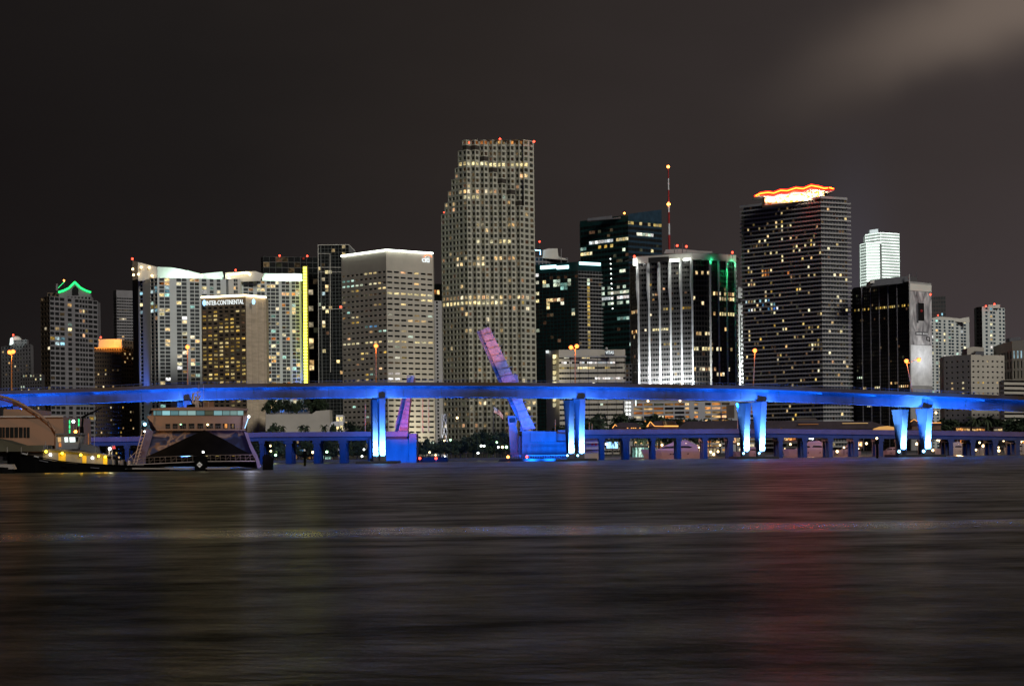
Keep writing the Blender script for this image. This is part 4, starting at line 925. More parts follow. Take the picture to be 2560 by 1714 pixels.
# wind ripples from swell down to wrinkles: rough patches mirror less than smooth ones
rip = mrange(wnoise(.16, .26, 9, 3.0, .68), .36, .64, .22, 1.0)
patch_ = mrange(wnoise(.016, .035, 4, 7.0), .32, .68, .55, 1.0)
refl = math_node(nt, 'MULTIPLY', math_node(nt, 'MULTIPLY', rip, patch_), 1.12)
refl = math_node(nt, 'ADD', refl, math_node(nt, 'MULTIPLY', slick, mrange(wnoise(.3, .7, 4, 1.0, .6), .33, .66, .5, 1.7)))
fac = math_node(nt, 'MULTIPLY', fr.outputs[0], refl, True)
rg = math_node(nt, 'SUBTRACT', .31, math_node(nt, 'MULTIPLY', slick, .10))
L.new(rg, gl.inputs['Roughness'])
bp = N.new('ShaderNodeBump'); bp.inputs['Distance'].default_value = 1.0; bp.inputs['Strength'].default_value = .30
h = math_node(nt, 'ADD', math_node(nt, 'MULTIPLY', wnoise(.16, .26, 7, 9.0, .62), .8), math_node(nt, 'MULTIPLY', wnoise(1.6, 2.6, 3, 5.0), .10))
L.new(h, bp.inputs['Height']); L.new(bp.outputs[0], gl.inputs['Normal'])
L.new(fac, mx.inputs[0]); L.new(df.outputs[0], mx.inputs[1]); L.new(gl.outputs[0], mx.inputs[2]); L.new(mx.outputs[0], out.inputs[0])
sheet('water', [(-3000, -60), (3000, -60), (3000, 1500), (-3000, 1500)], 0, 'water')

W = bpy.data.worlds.new('World'); S.world = W; W.use_nodes = True
nt = W.node_tree; N, L = nt.nodes, nt.links; N.clear()
out = N.new('ShaderNodeOutputWorld'); bg = N.new('ShaderNodeBackground'); tc = N.new('ShaderNodeTexCoord')
sp = N.new('ShaderNodeSeparateXYZ'); L.new(tc.outputs['Generated'], sp.inputs[0])
az = math_node(nt, 'ARCTAN2', sp.outputs['X'], math_node(nt, 'ABSOLUTE', sp.outputs['Y'])); el = sp.outputs['Z']
t = N.new('ShaderNodeMapRange'); t.inputs[1].default_value = -.30; t.inputs[2].default_value = .30; L.new(az, t.inputs[0])
rp = N.new('ShaderNodeValToRGB'); e_ = rp.color_ramp.elements
e_[0].color = (.0085, .0068, .0068, 1); e_[1].color = (.044, .0345, .0335, 1)
for q_, c_ in ((.25, (.0125, .0105, .0100)), (.5, (.0220, .0176, .0160)), (.75, (.033, .0262, .0250))): z_ = e_.new(q_); z_.color = rgb(c_)
mp_ = N.new('ShaderNodeMapping'); mp_.inputs['Scale'].default_value = (3.5, 3.5, 9); nz_ = N.new('ShaderNodeTexNoise'); nz_.inputs['Scale'].default_value = 1; nz_.inputs['Detail'].default_value = 4
L.new(tc.outputs['Generated'], mp_.inputs[0]); L.new(mp_.outputs[0], nz_.inputs['Vector'])
L.new(math_node(nt, 'ADD', t.outputs[0], math_node(nt, 'MULTIPLY', math_node(nt, 'ADD', nz_.outputs['Fac'], -.5), .42), True), rp.inputs[0])
# low city glow, strongest over the right-hand half
hz = N.new('ShaderNodeMapRange'); hz.inputs[1].default_value = 0; hz.inputs[2].default_value = .16; hz.inputs[3].default_value = 1; hz.inputs[4].default_value = 0; L.new(el, hz.inputs[0])
hzm = math_node(nt, 'MULTIPLY', math_node(nt, 'POWER', hz.outputs[0], 1.4), t.outputs[0])
glowc = N.new('ShaderNodeMixRGB'); glowc.blend_type = 'ADD'; glowc.inputs[2].default_value = (.022, .017, .022, 1); L.new(hzm, glowc.inputs[0]); L.new(rp.outputs[0], glowc.inputs[1])
# drifting cloud, upper right
nzw = N.new('ShaderNodeTexNoise'); nzw.inputs['Scale'].default_value = 9; nzw.inputs['Detail'].default_value = 3; L.new(tc.outputs['Generated'], nzw.inputs['Vector'])
wob = math_node(nt, 'MULTIPLY', math_node(nt, 'ADD', nzw.outputs['Fac'], -.5), .05)
ca, sa = math.cos(rad(17)), math.sin(rad(17))
dx = math_node(nt, 'ADD', az, -.268); dy = math_node(nt, 'ADD', math_node(nt, 'ADD', el, -.2215), wob)
u_ = math_node(nt, 'ADD', math_node(nt, 'MULTIPLY', dx, ca), math_node(nt, 'MULTIPLY', dy, sa))
v_ = math_node(nt, 'ADD', math_node(nt, 'MULTIPLY', dx, -sa), math_node(nt, 'MULTIPLY', dy, ca))
rr2 = math_node(nt, 'ADD', math_node(nt, 'POWER', math_node(nt, 'ABSOLUTE', math_node(nt, 'MULTIPLY', u_, 1/.095)), 2), math_node(nt, 'POWER', math_node(nt, 'ABSOLUTE', math_node(nt, 'MULTIPLY', v_, 1/.022)), 2))
cm = math_node(nt, 'POWER', 2.718, math_node(nt, 'MULTIPLY', math_node(nt, 'POWER', rr2, 1.35), -1.0))
front = math_node(nt, 'GREATER_THAN', sp.outputs['Y'], 0.0)
cm = math_node(nt, 'MULTIPLY', cm, front)
cl = N.new('ShaderNodeMixRGB'); cl.blend_type = 'ADD'; cl.inputs[2].default_value = (.108, .083, .064, 1); L.new(cm, cl.inputs[0]); L.new(glowc.outputs[0], cl.inputs[1])
# pale searchlight haze above the white tower
bm = math_node(nt, 'POWER', 2.718, math_node(nt, 'MULTIPLY', math_node(nt, 'POWER', math_node(nt, 'MULTIPLY', math_node(nt, 'ADD', az, -.177), 1/.018), 2), -1.0))
bh = N.new('ShaderNodeMapRange'); bh.inputs[1].default_value = .06; bh.inputs[2].default_value = .17; bh.inputs[3].default_value = 1; bh.inputs[4].default_value = 0; L.new(el, bh.inputs[0])
b2 = N.new('ShaderNodeMixRGB'); b2.blend_type = 'ADD'; b2.inputs[2].default_value = (.012, .016, .028, 1); L.new(math_node(nt, 'MULTIPLY', math_node(nt, 'MULTIPLY', bm, bh.outputs[0]), front), b2.inputs[0]); L.new(cl.outputs[0], b2.inputs[1])
up = N.new('ShaderNodeMapRange'); up.inputs[1].default_value = .24; up.inputs[2].default_value = .42; up.inputs[3].default_value = 1; up.inputs[4].default_value = .6; L.new(el, up.inputs[0])
dk_ = N.new('ShaderNodeMixRGB'); dk_.blend_type = 'MULTIPLY'; dk_.inputs[0].default_value = 1; L.new(b2.outputs[0], dk_.inputs[1]); L.new(up.outputs[0], dk_.inputs[2])
L.new(dk_.outputs[0], bg.inputs[0]); bg.inputs[1].default_value = 1.0; L.new(bg.outputs[0], out.inputs[0])

sun = bpy.data.lights.new('night_skyglow', 'SUN'); sun.energy = 1.5; sun.angle = rad(14); sun.color = (1, .97, .90)
so = bpy.data.objects.new('night_skyglow', sun); COL.objects.link(so); so.location = (0, 0, 400)
so.rotation_euler = Vector((-.48, .80, -.47)).to_track_quat('-Z', 'Y').to_euler()

# ================================================================== THE HIGH BRIDGE
TOPY = [(-120, 981), (0, 976), (200, 971), (400, 962.5), (550, 959.5), (700, 957.5), (960, 955), (1200, 955), (1440, 957), (1600, 959), (1900, 963.5), (2100, 971.5), (2300, 979.5), (2560, 990), (2700, 996), (3300, 1022)]
BD = [(-120, 548), (475, 555), (965, 560), (1453, 563), (1905, 560), (2320, 551), (2700, 540), (3300, 525)]
def smooth(tab, x, w=70): return sum(lerp(tab, x+k*w) for k in (-1, -.5, 0, .5, 1))/5
stn = [P(x, smooth(TOPY, x), smooth(BD, x, 150)) for x in range(-120, 3301, 47)]
BW = 14.0
def sweep(prof, closed=True):
    """prof: (across from the near edge, height from parapet top)"""
    m = MB(); rings = []
    for i, p in enumerate(stn):
        d = (stn[min(i+1, len(stn)-1)]-stn[max(i-1, 0)]); d.z = 0; d.normalize(); n = Vector((-d.y, d.x, 0))
        rings.append([p+n*a+Vector((0, 0, h)) for a, h in prof])
    m.loft(rings); return m
hb = thing('highway_bridge', 'long high road bridge lit deep blue from below, crossing the whole picture', 'bridge', stn[28].to_2d().to_3d())
build(sweep([(1.3, -1.35), (.9, -1.1), (.0, -1.1), (.0, -.98), (BW, -.98), (BW, -1.1), (BW-.9, -1.1), (BW-1.3, -1.35), (BW-2.6, -4.3), (2.6, -4.3)]), 'girder', 'bridge_concrete', hb)
build(sweep([(.0, -.97), (.0, 0), (.25, 0), (.4, -.97)]), 'parapet', 'parapet_brown', hb)
build(sweep([(BW-.4, -.97), (BW-.25, 0), (BW, 0), (BW, -.97)]), 'parapet', 'parapet_brown', hb)
for k in range(2, len(stn)-2, 2):
    p = stn[k]; one(lambda m: m.poly((p.x-.09, p.y+1.22, p.z-1.36), (p.x-.09, p.y+2.5, p.z-4.2), (p.x+.09, p.y+2.5, p.z-4.2), (p.x+.09, p.y+1.22, p.z-1.36)), 'joint', 'concrete_dark', hb)
rail = MB(); rail.tube([p+Vector((0, .12, .55)) for p in stn], .05, 4)
for k in range(0, len(stn)-1):
    for t_ in (0, .33, .66):
        p = stn[k].lerp(stn[k+1], t_)+Vector((0, .12, 0)); rail.tube([p, p+Vector((0, 0, .55))], .05, 4)
build(rail, 'handrail', 'metal_grey', hb)
PIERS = [(955, 938, 13, .08), (1453, 1427, 12, .5), (1904, 1865, 12, .9), (2318, 2257, 12, 1.05), (467, 450, 12, 0), (40, 24, 12, 0)]
blue = (.005, .13, 1.0); cyan = (.13, .42, 1.0)
for k, (xn, xf, dd, fl) in enumerate(PIERS):
    Dn = smooth(BD, xn, 150)
    for j, (x, D, off) in enumerate(((xn, Dn+1.0, 2.6), (xf, Dn+dd, BW-3))):
        zt = P(x, smooth(TOPY, x), D).z-(4.3 if j == 0 else 4.3)-.35
        if j: zt = P(xn, smooth(TOPY, xn), Dn).z-4.65
        b0 = G(x, D); tl_ = 1.55 if k < 2 else 2.0
        def fn(m):
            rings = []
            for t_ in [i_/14 for i_ in range(15)]:
                f_ = fl*t_**1.8; y = b0.y; z = t_*zt
                xl, xa, xr = b0.x-1.25-1.35*f_, b0.x-.60+.86*f_, b0.x+1.0+.86*f_
                rings.append([Vector((xl, y+2.4, z)), Vector((xa, y, z)), Vector((xr, y, z)), Vector((xr, y+3.0, z)), Vector((xl, y+3.0, z))])
            m.loft(rings)
        one(fn, 'pier_column', 'bridge_concrete', hb, smooth=True)
        one(lambda m: m.box((b0.x-.9, b0.y+.1, zt), (b0.x+.9, b0.y+1.7, zt+.34)), 'bearing', 'black_metal', hb)
        if k == 5: continue
        lp = Vector((b0.x+.5, b0.y-2.8, 1.25))
        one(lambda m: m.obox(lp+Vector((-1.9, -.3, -.55)), (.6, 0, 0), (0, .5, 0), (0, 0, .9)), 'floodlight_box', 'metal_grey', hb)
        if k in (1, 2, 3): ball('floodlight_lens', 'bulb_blue', hb, lp+Vector((-1.6-.6*(k == 3), -.45, .4)), .42 if k == 3 else .3)
        lamp('column_uplight', 'SPOT', lp, cyan, 190000 if k < 5 else 9000, (b0.x+.2, b0.y-.1, 4.6), angle=66, radius=.3)
    c0, c1 = G(xn, Dn), G(xf, Dn+dd)
    one(lambda m: m.prism([(c1.x-4.5, c0.y-4.2), (c0.x+4.5, c0.y-4.2), (c0.x+4.5, c1.y+4.5), (c1.x-4.5, c1.y+4.5)], -1.2, .7), 'pier_platform', 'trestle_concrete', hb)
    if k == 5: lamp('girder_uplight', 'SPOT', (c0.x+2, c0.y-9, 2), blue, 80000, (c0.x, c0.y+2, 16), angle=120)
    else:
        for sx in (-1, 1):
            lamp('girder_uplight', 'SPOT', (c0.x+sx*2.5, c0.y-7.5, 1.8), blue, 125000, (c0.x+sx*7, c0.y+4, 16), angle=84, blend=1)
        lamp('soffit_light', 'SPOT', (c0.x, c0.y+3, 3), blue, 26000, (c0.x, c0.y+6, 15), angle=140, blend=1)
# small blue fixtures under the deck light the soffit and, beyond it, the old bridge
for k in range(3, 58, 3):
    p = stn[k]; lamp('deck_light', 'SPOT', (p.x, p.y+12.5, p.z-4.9), blue, 44000, (p.x, p.y+42, 4.5), angle=95, blend=1)
    lamp('edge_light', 'AREA', (p.x, p.y+.25, p.z-2.0), blue, 420, (p.x, p.y+.9, p.z-1.1), 16, .12)
    lamp('soffit_strip', 'AREA', (p.x, p.y+4.2, p.z-5.5), blue, 2300, (p.x, p.y+3.6, p.z-4.3), 16, .2)

# ---- street lamps on the high bridge
def street_lamp(x, yt, heads, label, D=None, lean=0):
    D = D or smooth(BD, x, 150)+(6.5 if heads == 2 else .6); bp_ = P(x, smooth(TOPY, x)+2, D); tp = P(x+lean, yt+9, D)
    t = thing('street_lamp', label, 'street lamp', bp_, 'orange street lamps on the high bridge')
    one(lambda m: m.tube([bp_, tp], .19, 6, .12), 'pole', 'orange_pole', t)
    for dx, hy in heads_of(heads):
        hp = P(x+lean+dx, yt+hy, D-.3)
        one(lambda m: m.tube([tp, tp.lerp(hp, .6)+Vector((0, 0, .25)), hp+Vector((0, 0, .45))], .08), 'arm', 'orange_pole', t)
        one(lambda m: m.obox(hp+Vector((-.55, -.25, .3)), (1.1, 0, 0), (0, .5, 0), (0, 0, .28)), 'lamp_head', 'metal_grey', t)
        ball('bulb', 'bulb_sodium', t, hp, .62)
        lamp('street_light', 'POINT', hp+Vector((0, -.9, -.7)), (1, .40, .10), 500, radius=.3)
def heads_of(k): return ((0, 0),) if k == 1 else ((-5, 0), (4, -1.5)) if k == 2 else ((-10.5, 1), (4, -2)) if k == 3 else ((-1, 2), (30, -1))
street_lamp(29, 880, 2, 'leftmost orange street lamp with a double head, beside the green-roofed tower'); street_lamp(469, 867, 1, 'single-headed orange street lamp in front of the white condominium')
street_lamp(940, 864, 1, 'single-headed orange street lamp in front of the wide beige office block'); street_lamp(1438, 867, 3, 'double-headed orange street lamp in front of the low beige office')
street_lamp(1883, 876, 1, 'orange street lamp with a curved arm in front of the red-crowned condominium', lean=4); street_lamp(2281, 900, 4, 'rightmost orange street lamp with a wide double arm, in front of the wall advertisement', lean=-14)

# ================================================================== THE OLD LOW BRIDGE
def OB(x): return 602+0*x
RT = [(100, 1094), (330, 1091), (650, 1080), (960, 1078), (1060, 1078), (1430, 1074), (1500, 1073.5), (1900, 1071), (2300, 1075), (2560, 1079), (2700, 1081), (3300, 1088)]
def oldsweep(x0, x1, prof):
    st_ = [P(x, lerp(RT, x), OB(x)) for x in range(x0, x1+1, 40)]; m = MB()
    m.loft([[p+Vector((0, a, h)) for a, h in prof] for p in st_]); return m
ob = thing('low_bridge', 'old low trestle bridge lit blue, running behind the high bridge near the water', 'bridge', G(1300, 608))
for x0, x1 in ((60, 1035), (1395, 3300)):
    build(oldsweep(x0, x1, [(0, 0), (.35, 0), (.35, -.95), (12.65, -.95), (12.65, 0), (13, 0), (13, -1.5), (0, -1.5)]), 'deck', 'boat_pink' if 0 else 'deck_concrete', ob)
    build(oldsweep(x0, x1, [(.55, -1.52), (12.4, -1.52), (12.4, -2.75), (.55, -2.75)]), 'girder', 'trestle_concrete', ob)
BX = [160, 240, 318, 655, 722, 792, 857, 925, 1506, 1566, 1634, 1698, 1764, 1828, 1952, 2013, 2077, 2141, 2203, 2262, 2320, 2378, 2433, 2489, 2545, 2600, 2655, 2710, 2765, 2820, 2900, 3000, 3100]
for i, x in enumerate(BX):
    D = OB(x); z = P(x, lerp(RT, x), D).z-2.77; c = G(x, D+.7)
    big = x in (722, 792, 857, 1566)
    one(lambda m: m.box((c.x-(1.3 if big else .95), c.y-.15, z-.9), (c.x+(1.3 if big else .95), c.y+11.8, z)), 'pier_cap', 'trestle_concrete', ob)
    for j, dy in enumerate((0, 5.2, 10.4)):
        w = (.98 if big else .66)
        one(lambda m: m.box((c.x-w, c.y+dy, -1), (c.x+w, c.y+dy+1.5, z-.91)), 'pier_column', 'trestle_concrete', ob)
# fixed pole lights and small posts on the old bridge
for x, y0, y1 in ((913, 1010, 1080), (1057, 992, 1080), (1072, 990, 1080), (1388, 1048, 1078), (1473, 1056, 1074), (1480, 1058, 1074), (1844, 1047, 1072)):
    t = one(lambda m: m.tube([P(x, y1, 606), P(x, y0, 606)], .13, 6, .08), 'light_pole', 'orange_pole'); tag(t, {913: 'thin unlit pole on the old bridge left of the left-hand raised leaf', 1057: 'left one of two thin orange poles between the bascule leaves', 1072: 'right one of two thin orange poles between the bascule leaves', 1388: 'short pole beside the raised right leaf', 1473: 'left one of two short poles right of the tall near columns', 1480: 'right one of two short poles right of the tall near columns', 1844: 'short pole on the old bridge in front of the dark market roof'}[x], 'pole', 'poles on the old low bridge')

# ---- bascule leaves and their piers
tl = thing('bascule_leaf', 'smaller raised bridge leaf lit pink, standing behind the near bridge girder on the left', 'drawbridge', G(1000, 606))
pl = [(994, 1084), (1006, 1040), (1015, 994), (1024, 965), (1029, 941), (1035, 942), (1032, 965), (1026, 994), (1021, 1040), (1018, 1084)]
one(lambda m: m.ext(pl, 604, 9), 'side_girder', 'bascule_paint', tl)
one(lambda m: m.ext([(985, 1084), (991, 1060), (1003, 1000), (1014, 962), (1018, 945), (1030, 940), (1016, 994), (1006, 1040), (995, 1084)], 606, 9), 'deck_grid', 'bascule_dark', tl)
for y, xa, xb in ((957, 1021, 1034), (975, 1014, 1030), (1003, 1004, 1025), (1014, 1002, 1024), (1024, 1000, 1023), (1035, 997, 1022), (1046, 995, 1021), (1057, 992, 1020), (1068, 990, 1019)):
    one(lambda m: m.ext([(xa, y-1), (xb, y+1), (xb, y+2.2), (xa, y+.2)], 603.6, .35), 'stiffener', 'bascule_dark', tl)
one(lambda m: m.tube([P(1018, 945, 603), P(1018, 939.5, 603), P(1036, 939, 603), P(1035, 945, 603)], .14), 'end_frame', 'bascule_paint', tl)
for xx in ((988, 1068, 1012, 966), (996, 1078, 1020, 985)): one(lambda m: m.tube([P(xx[0], xx[1], 603), P(xx[2], xx[3], 603)], .12), 'handrail', 'bascule_paint', tl)
tr = thing('bascule_leaf', 'tall raised bridge leaf banded orange, violet and blue, leaning left before the tallest tower', 'drawbridge', G(1320, 606))
def edge(y, tab): return lerp(tab, y)
LE = [(817, 1201), (954, 1256), (994, 1278), (1020, 1290), (1075, 1308)]; RE = [(817, 1223), (954, 1291), (994, 1304), (1020, 1314), (1070, 1339)]
pr = [(1201, 826), (1212, 820), (1223, 817), (1229, 829), (1291, 954), (1304, 994), (1314, 1020), (1339, 1071), (1308, 1075), (1290, 1020), (1278, 994), (1256, 954)]
one(lambda m: m.ext(pr, 602, 10), 'side_girder', 'bascule_paint', tr)
one(lambda m: m.ext([(1191, 828), (1202, 824), (1257, 954), (1279, 994), (1291, 1020), (1309, 1076), (1300, 1079), (1301, 1056), (1288, 1036), (1266, 994), (1247, 954)], 603.2, 10), 'deck_grid', 'bascule_dark', tr)
for k in range(14):
    y = 836+k*17.5; xa, xb = lerp(LE, y)+.5, lerp(RE, y)+4
    one(lambda m: m.ext([(xa, y), (xb, y-7), (xb+.4, y-6), (xa+.4, y+1.1)], 601.7, .35), 'stiffener', 'bascule_dark', tr)
for k in range(6):
    y = 868+k*36; xa = lerp(LE, y); one(lambda m: m.ext([(xa-10, y+3), (xa, y-1), (xa, y+.3), (xa-10, y+4.3)], 601.6, .35), 'stiffener', 'bascule_paint', tr)
one(lambda m: m.ext([(1282, 938), (1294, 935), (1296, 958), (1290, 960)], 607, 3), 'operator_bracket', 'bascule_dark', tr)
one(lambda m: m.tube([P(1216, 818, 602), P(1214, 812, 602), P(1212, 813, 602)], .25), 'end_latch', 'black_metal', tr)
pb_ = thing('bascule_pier', 'wide blue-lit concrete pier block at the foot of the tall raised leaf', 'bridge pier', G(1370, 600))
one(lambda m: m.ext([(1305, 1152), (1305, 1077), (1326, 1076), (1326, 1104), (1430, 1104), (1430, 1151)], 600, 13), 'block', 'pier_concrete', pb_)
one(lambda m: m.ext([(1326.3, 1103.6), (1326.3, 1077), (1391, 1078), (1391, 1103.6)], 599.5, 12), 'block', 'pier_concrete', pb_)
one(lambda m: m.ext([(1391.4, 1103.6), (1391.4, 1083), (1430, 1085), (1430, 1103.6)], 601, 10), 'block', 'pier_concrete', pb_)
for k in range(24):
    x = 1282+k*6.1
    if k < 23: one(lambda m: m.tube([P(x, 1147, 590), P(x, 1138, 590)], .06, 4), 'railing_post', 'metal_grey', pb_)
one(lambda m: m.tube([P(1280, 1138, 590), P(1424, 1137, 590)], .06, 4), 'railing_bar', 'metal_grey', pb_)
fd = tag(one(lambda m: m.ext([(1244, 1154), (1250, 1147), (1424, 1145), (1424, 1153)], 588, 6), 'fender', 'black_metal'), 'dark timber fender at the waterline before the tall leaf pier', 'fender')
for x, c_ in ((1270, 'beacon_amber'), (1317, 'beacon_red')):
    t = one(lambda m: m.tube([P(x, 1147, 588), P(x, 1142, 588)], .12), 'navigation_light', 'metal_grey'); tag(t, 'amber navigation light on the dark fender by the pink tower' if x == 1270 else 'red navigation light on the dark fender before the blue pier block', 'navigation light'); ball('lens', c_, t, P(x, 1141.5, 588), .42)
ot = thing('bridge_house', 'narrow pink-lit operator tower between the trees and the tall raised leaf', 'tower', G(1285, 604))
one(lambda m: m.ext([(1277, 1142), (1272, 1075), (1273, 1062), (1290, 1060), (1294, 1080), (1296, 1142)], 606, 6), 'shaft', 'pink_stucco', ot)
one(lambda m: m.ext([(1271, 1062), (1269, 1040), (1290, 1039), (1292, 1060)], 605, 7), 'cabin', 'pink_stucco', ot)
one(lambda m: m.ext([(1274, 1056), (1273, 1045), (1288, 1044), (1289, 1055)], 604.8, .2), 'window', 'glass_dark', ot); one(lambda m: m.ext([(1268, 1041), (1268, 1038.5), (1292, 1037.5), (1292, 1040)], 604, 9), 'roof', 'concrete_dark', ot)
one(lambda m: m.ext([(1296.5, 1146), (1296.5, 1090), (1304, 1090), (1304, 1146)], 603, 6), 'machinery_wall', 'pier_concrete', ot)
pl_ = thing('bascule_pier', 'blue-lit concrete pier box at the foot of the smaller raised leaf', 'bridge pier', G(985, 600))
one(lambda m: m.ext([(924, 1158), (924, 1098), (1022, 1097), (1022, 1157)], 601, 12), 'block', 'pier_concrete', pl_); one(lambda m: m.ext([(1022.5, 1157), (1022.5, 1084), (1041, 1083), (1041, 1156)], 600, 13), 'block', 'pier_concrete', pl_)
fl_ = tag(one(lambda m: m.ext([(1042, 1158), (1042, 1143), (1119, 1142), (1119, 1157)], 606, 4), 'fender', 'black_metal'), 'dark timber fender with a red light in the channel mouth, left side', 'fender')
for x, y in ((1049.5, 1145), (1090, 1145)):
    t = one(lambda m: m.tube([P(x, 1158, 604), P(x, y+1, 604)], .12), 'navigation_light', 'metal_grey'); tag(t, 'left red navigation light right beside the smaller leaf pier' if x < 1060 else 'right red navigation light on the low channel fender', 'navigation light'); ball('lens', 'beacon_red', t, P(x, y, 604), .42)
# leaf floodlights
lamp('leaf_floodlight', 'SPOT', P(1340, 1070, 575), (.46, .12, .85), 60000, P(1282, 962, 602), angle=14, blend=.4); lamp('leaf_floodlight', 'SPOT', P(1345, 1070, 574), blue, 200000, P(1316, 1040, 602), angle=24, blend=.3)
lamp('leaf_floodlight', 'SPOT', P(1180, 960, 572), (1, .40, .16), 75000, P(1222, 870, 602), angle=24)
lamp('leaf_floodlight', 'SPOT', P(1060, 1090, 585), (1, .16, .26), 30000, P(1005, 1040, 604), angle=55); lamp('leaf_floodlight', 'SPOT', P(1060, 1000, 585), (.35, .12, 1), 5000, P(1028, 945, 604), angle=30)
for x in (960, 1010): lamp('pier_floodlight', 'SPOT', P(x, 1150, 588), blue, 30000, P(x, 1115, 601), angle=110)
for x in (1330, 1375, 1415): lamp('pier_floodlight', 'SPOT', P(x, 1150, 585), (.004, .14, 1), 50000, P(x, 1105, 600), angle=105)
lamp('tower_floodlight', 'SPOT', P(1250, 1120, 585), (1, .30, .28), 3800, P(1284, 1090, 606), angle=70)
# ================================================================== BOATS
FD = 372.0
f = thing('catamaran_ferry', 'large white and blue painted catamaran ferry seen bow-on, moored at left', 'ferry', G(500, FD))
def fe(name, mat, px, d0=0, dep=40, par=None): return extp(name, mat, par or f, px, FD+d0, dep, -.20)
fe('superstructure', 'ferry_cream', [(375, 1039), (618, 1039), (606, 1074), (391, 1074), (382, 1060)], 2, 42)
fe('wheelhouse', 'ferry_cream', [(378, 1038), (382, 1026), (616, 1025), (618, 1038)], 4.2, 30)
roof = fe('roof', 'ferry_cream', [(376, 1025), (378, 1021), (430, 1018), (500, 1017), (570, 1017), (620, 1021), (621, 1025)], 3, 32)
wx = [383, 390, 405, 426, 447, 468, 490, 512, 534, 556, 575, 593, 609]
for i, (a, c) in enumerate(zip(wx, wx[1:])):
    fe('wheelhouse_window', 'lit_ferry' if i not in (7,) else 'lit_dim', [(a+.9, 1037), (a+.9, 1026.5), (c-.9, 1026.5), (c-.9, 1037)], 3.95, .2)
for a, c, y in ((414, 425, 1059), (432, 444, 1058.5), (450, 465, 1058), (472, 486, 1058), (494, 508, 1058), (516, 532, 1058), (538, 552, 1058), (558, 571, 1058), (576, 587, 1058.5)):
    w = fe('deck_window', 'glass_dark', [(a, 1070), (a, y), (c, y), (c, 1070)], 1.8, .18)
    if a in (558, 576): fe('deck_window', 'lit_orange', [(a+4, 1069), (a+4, y+1), (c-3, y+1), (c-3, 1069)], 1.7, .08)
fe('foredeck_strip', 'ferry_cream', [(392, 1076), (392, 1073.5), (612, 1073), (615, 1075.5)], -1, 8)
fe('hull', 'mural', [(366, 1140), (375, 1110), (385, 1076), (612, 1075.5), (620, 1082), (625, 1110), (633, 1138), (560, 1105), (511, 1077), (455, 1105)], 0, 46)
fe('bow_shade', 'hull_black', [(368, 1140), (420, 1116), (470, 1092), (511, 1074), (555, 1095), (600, 1121), (634, 1138)], -2.5, 9)  # black body stands for the shaded underside of the bow's wet deck
fe('starboard_hull', 'mural_left', [(336, 1160), (346, 1128), (358, 1095), (368, 1070), (384, 1078), (374, 1112), (365, 1141), (364, 1160)], -1, 50)
fe('port_hull', 'hull_lavender', [(610, 1078), (620, 1082), (627, 1105), (634, 1120), (644, 1138), (653, 1168), (644, 1171), (640, 1150), (632, 1136), (624, 1118)], -1.5, 50)
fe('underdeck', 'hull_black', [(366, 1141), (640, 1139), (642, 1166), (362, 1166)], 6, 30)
fe('bridge_wing', 'ferry_cream', [(367, 1042), (371, 1038), (385, 1039), (383, 1058), (376, 1052)], 1, 5); fe('bridge_wing', 'ferry_cream', [(608, 1039), (621, 1037), (622, 1044), (612, 1076), (606, 1076)], 1, 5)
for x in range(394, 612, 9): pass
rail = MB(); rail.tube([P(388, 1066, FD-1.5), P(610, 1065, FD-1.5)], .04, 4)
for x in range(390, 611, 6): rail.tube([P(x, 1074, FD-1.5), P(x, 1066-(x-390)*.004, FD-1.5)], .035, 4)
build(rail, 'railing', 'metal_grey', f)
mst = MB()
mst.tube([P(495, 1018, FD+9), P(493, 978, FD+9)], .16, 6, .08); mst.tube([P(482, 1008, FD+9), P(483, 982, FD+9)], .22, 6); mst.tube([P(484, 1008, FD+9), P(498, 1004, FD+9), P(503, 1012, FD+9)], .13, 6)
mst.tube([P(485, 982, FD+9), P(502, 980, FD+9)], .1, 4); mst.tube([P(488, 1012, FD+9), P(501, 988, FD+9)], .14, 6); mst.ball(P(487, 1008, FD+9), .35); mst.tube([P(490, 1018, FD+9), P(489, 990, FD+9)], .2, 6)
build(mst, 'radar_mast', 'boat_white', f)
one(lambda m: m.tube([P(497, 1018, FD+9), P(497, 950, FD+9)], .04, 4), 'antenna', 'boat_white', f); one(lambda m: m.tube([P(509, 1018, FD+9), P(509, 960, FD+9)], .035, 4), 'antenna', 'boat_white', f); one(lambda m: m.tube([P(521, 1018, FD+9), P(521, 1002, FD+9)], .035, 4), 'antenna', 'boat_white', f)
fe('roof_raft', 'hull_black', [(467, 1018), (468, 1011), (487, 1010), (487, 1018)], 8, 3); fe('roof_housing', 'roof_brown', [(508, 1018), (508, 1004), (534, 1004), (536, 1018)], 12, 6)
lm = ball('deck_lamp', 'bulb_white', f, P(622, 1041, FD-1), .24); one(lambda m: m.tube([P(621, 1044, FD-.8), P(612, 1070, FD-.8)], .07), 'lamp_cable', 'sign_blue', f)
ball('deck_lamp', 'bulb_warm', f, P(519, 1061, FD+1), .2); ball('deck_lamp', 'bulb_green', f, P(451.5, 1060.5, FD+1), .13); ball('deck_lamp', 'bulb_white', f, P(361.5, 1078, FD-1.5), .18)
ladder = MB()
for k in range(9): ladder.tube([P(338+k*2.2, 1150-k*9, FD-1.6), P(350+k*1.6, 1146-k*8.6, FD-1.6)], .05, 4)
ladder.tube([P(334, 1158, FD-1.6), P(344, 1120, FD-1.6), P(356, 1074, FD-1.6)], .07, 4); ladder.tube([P(341, 1160, FD-1.6), P(352, 1118, FD-1.6), P(366, 1072, FD-1.6)], .07, 4); ladder.tube([P(322, 1146, FD-1.6), P(345, 1124, FD-1.6)], .05, 4); ladder.tube([P(326, 1136, FD-1.6), P(340, 1160, FD-1.6)], .05, 4)
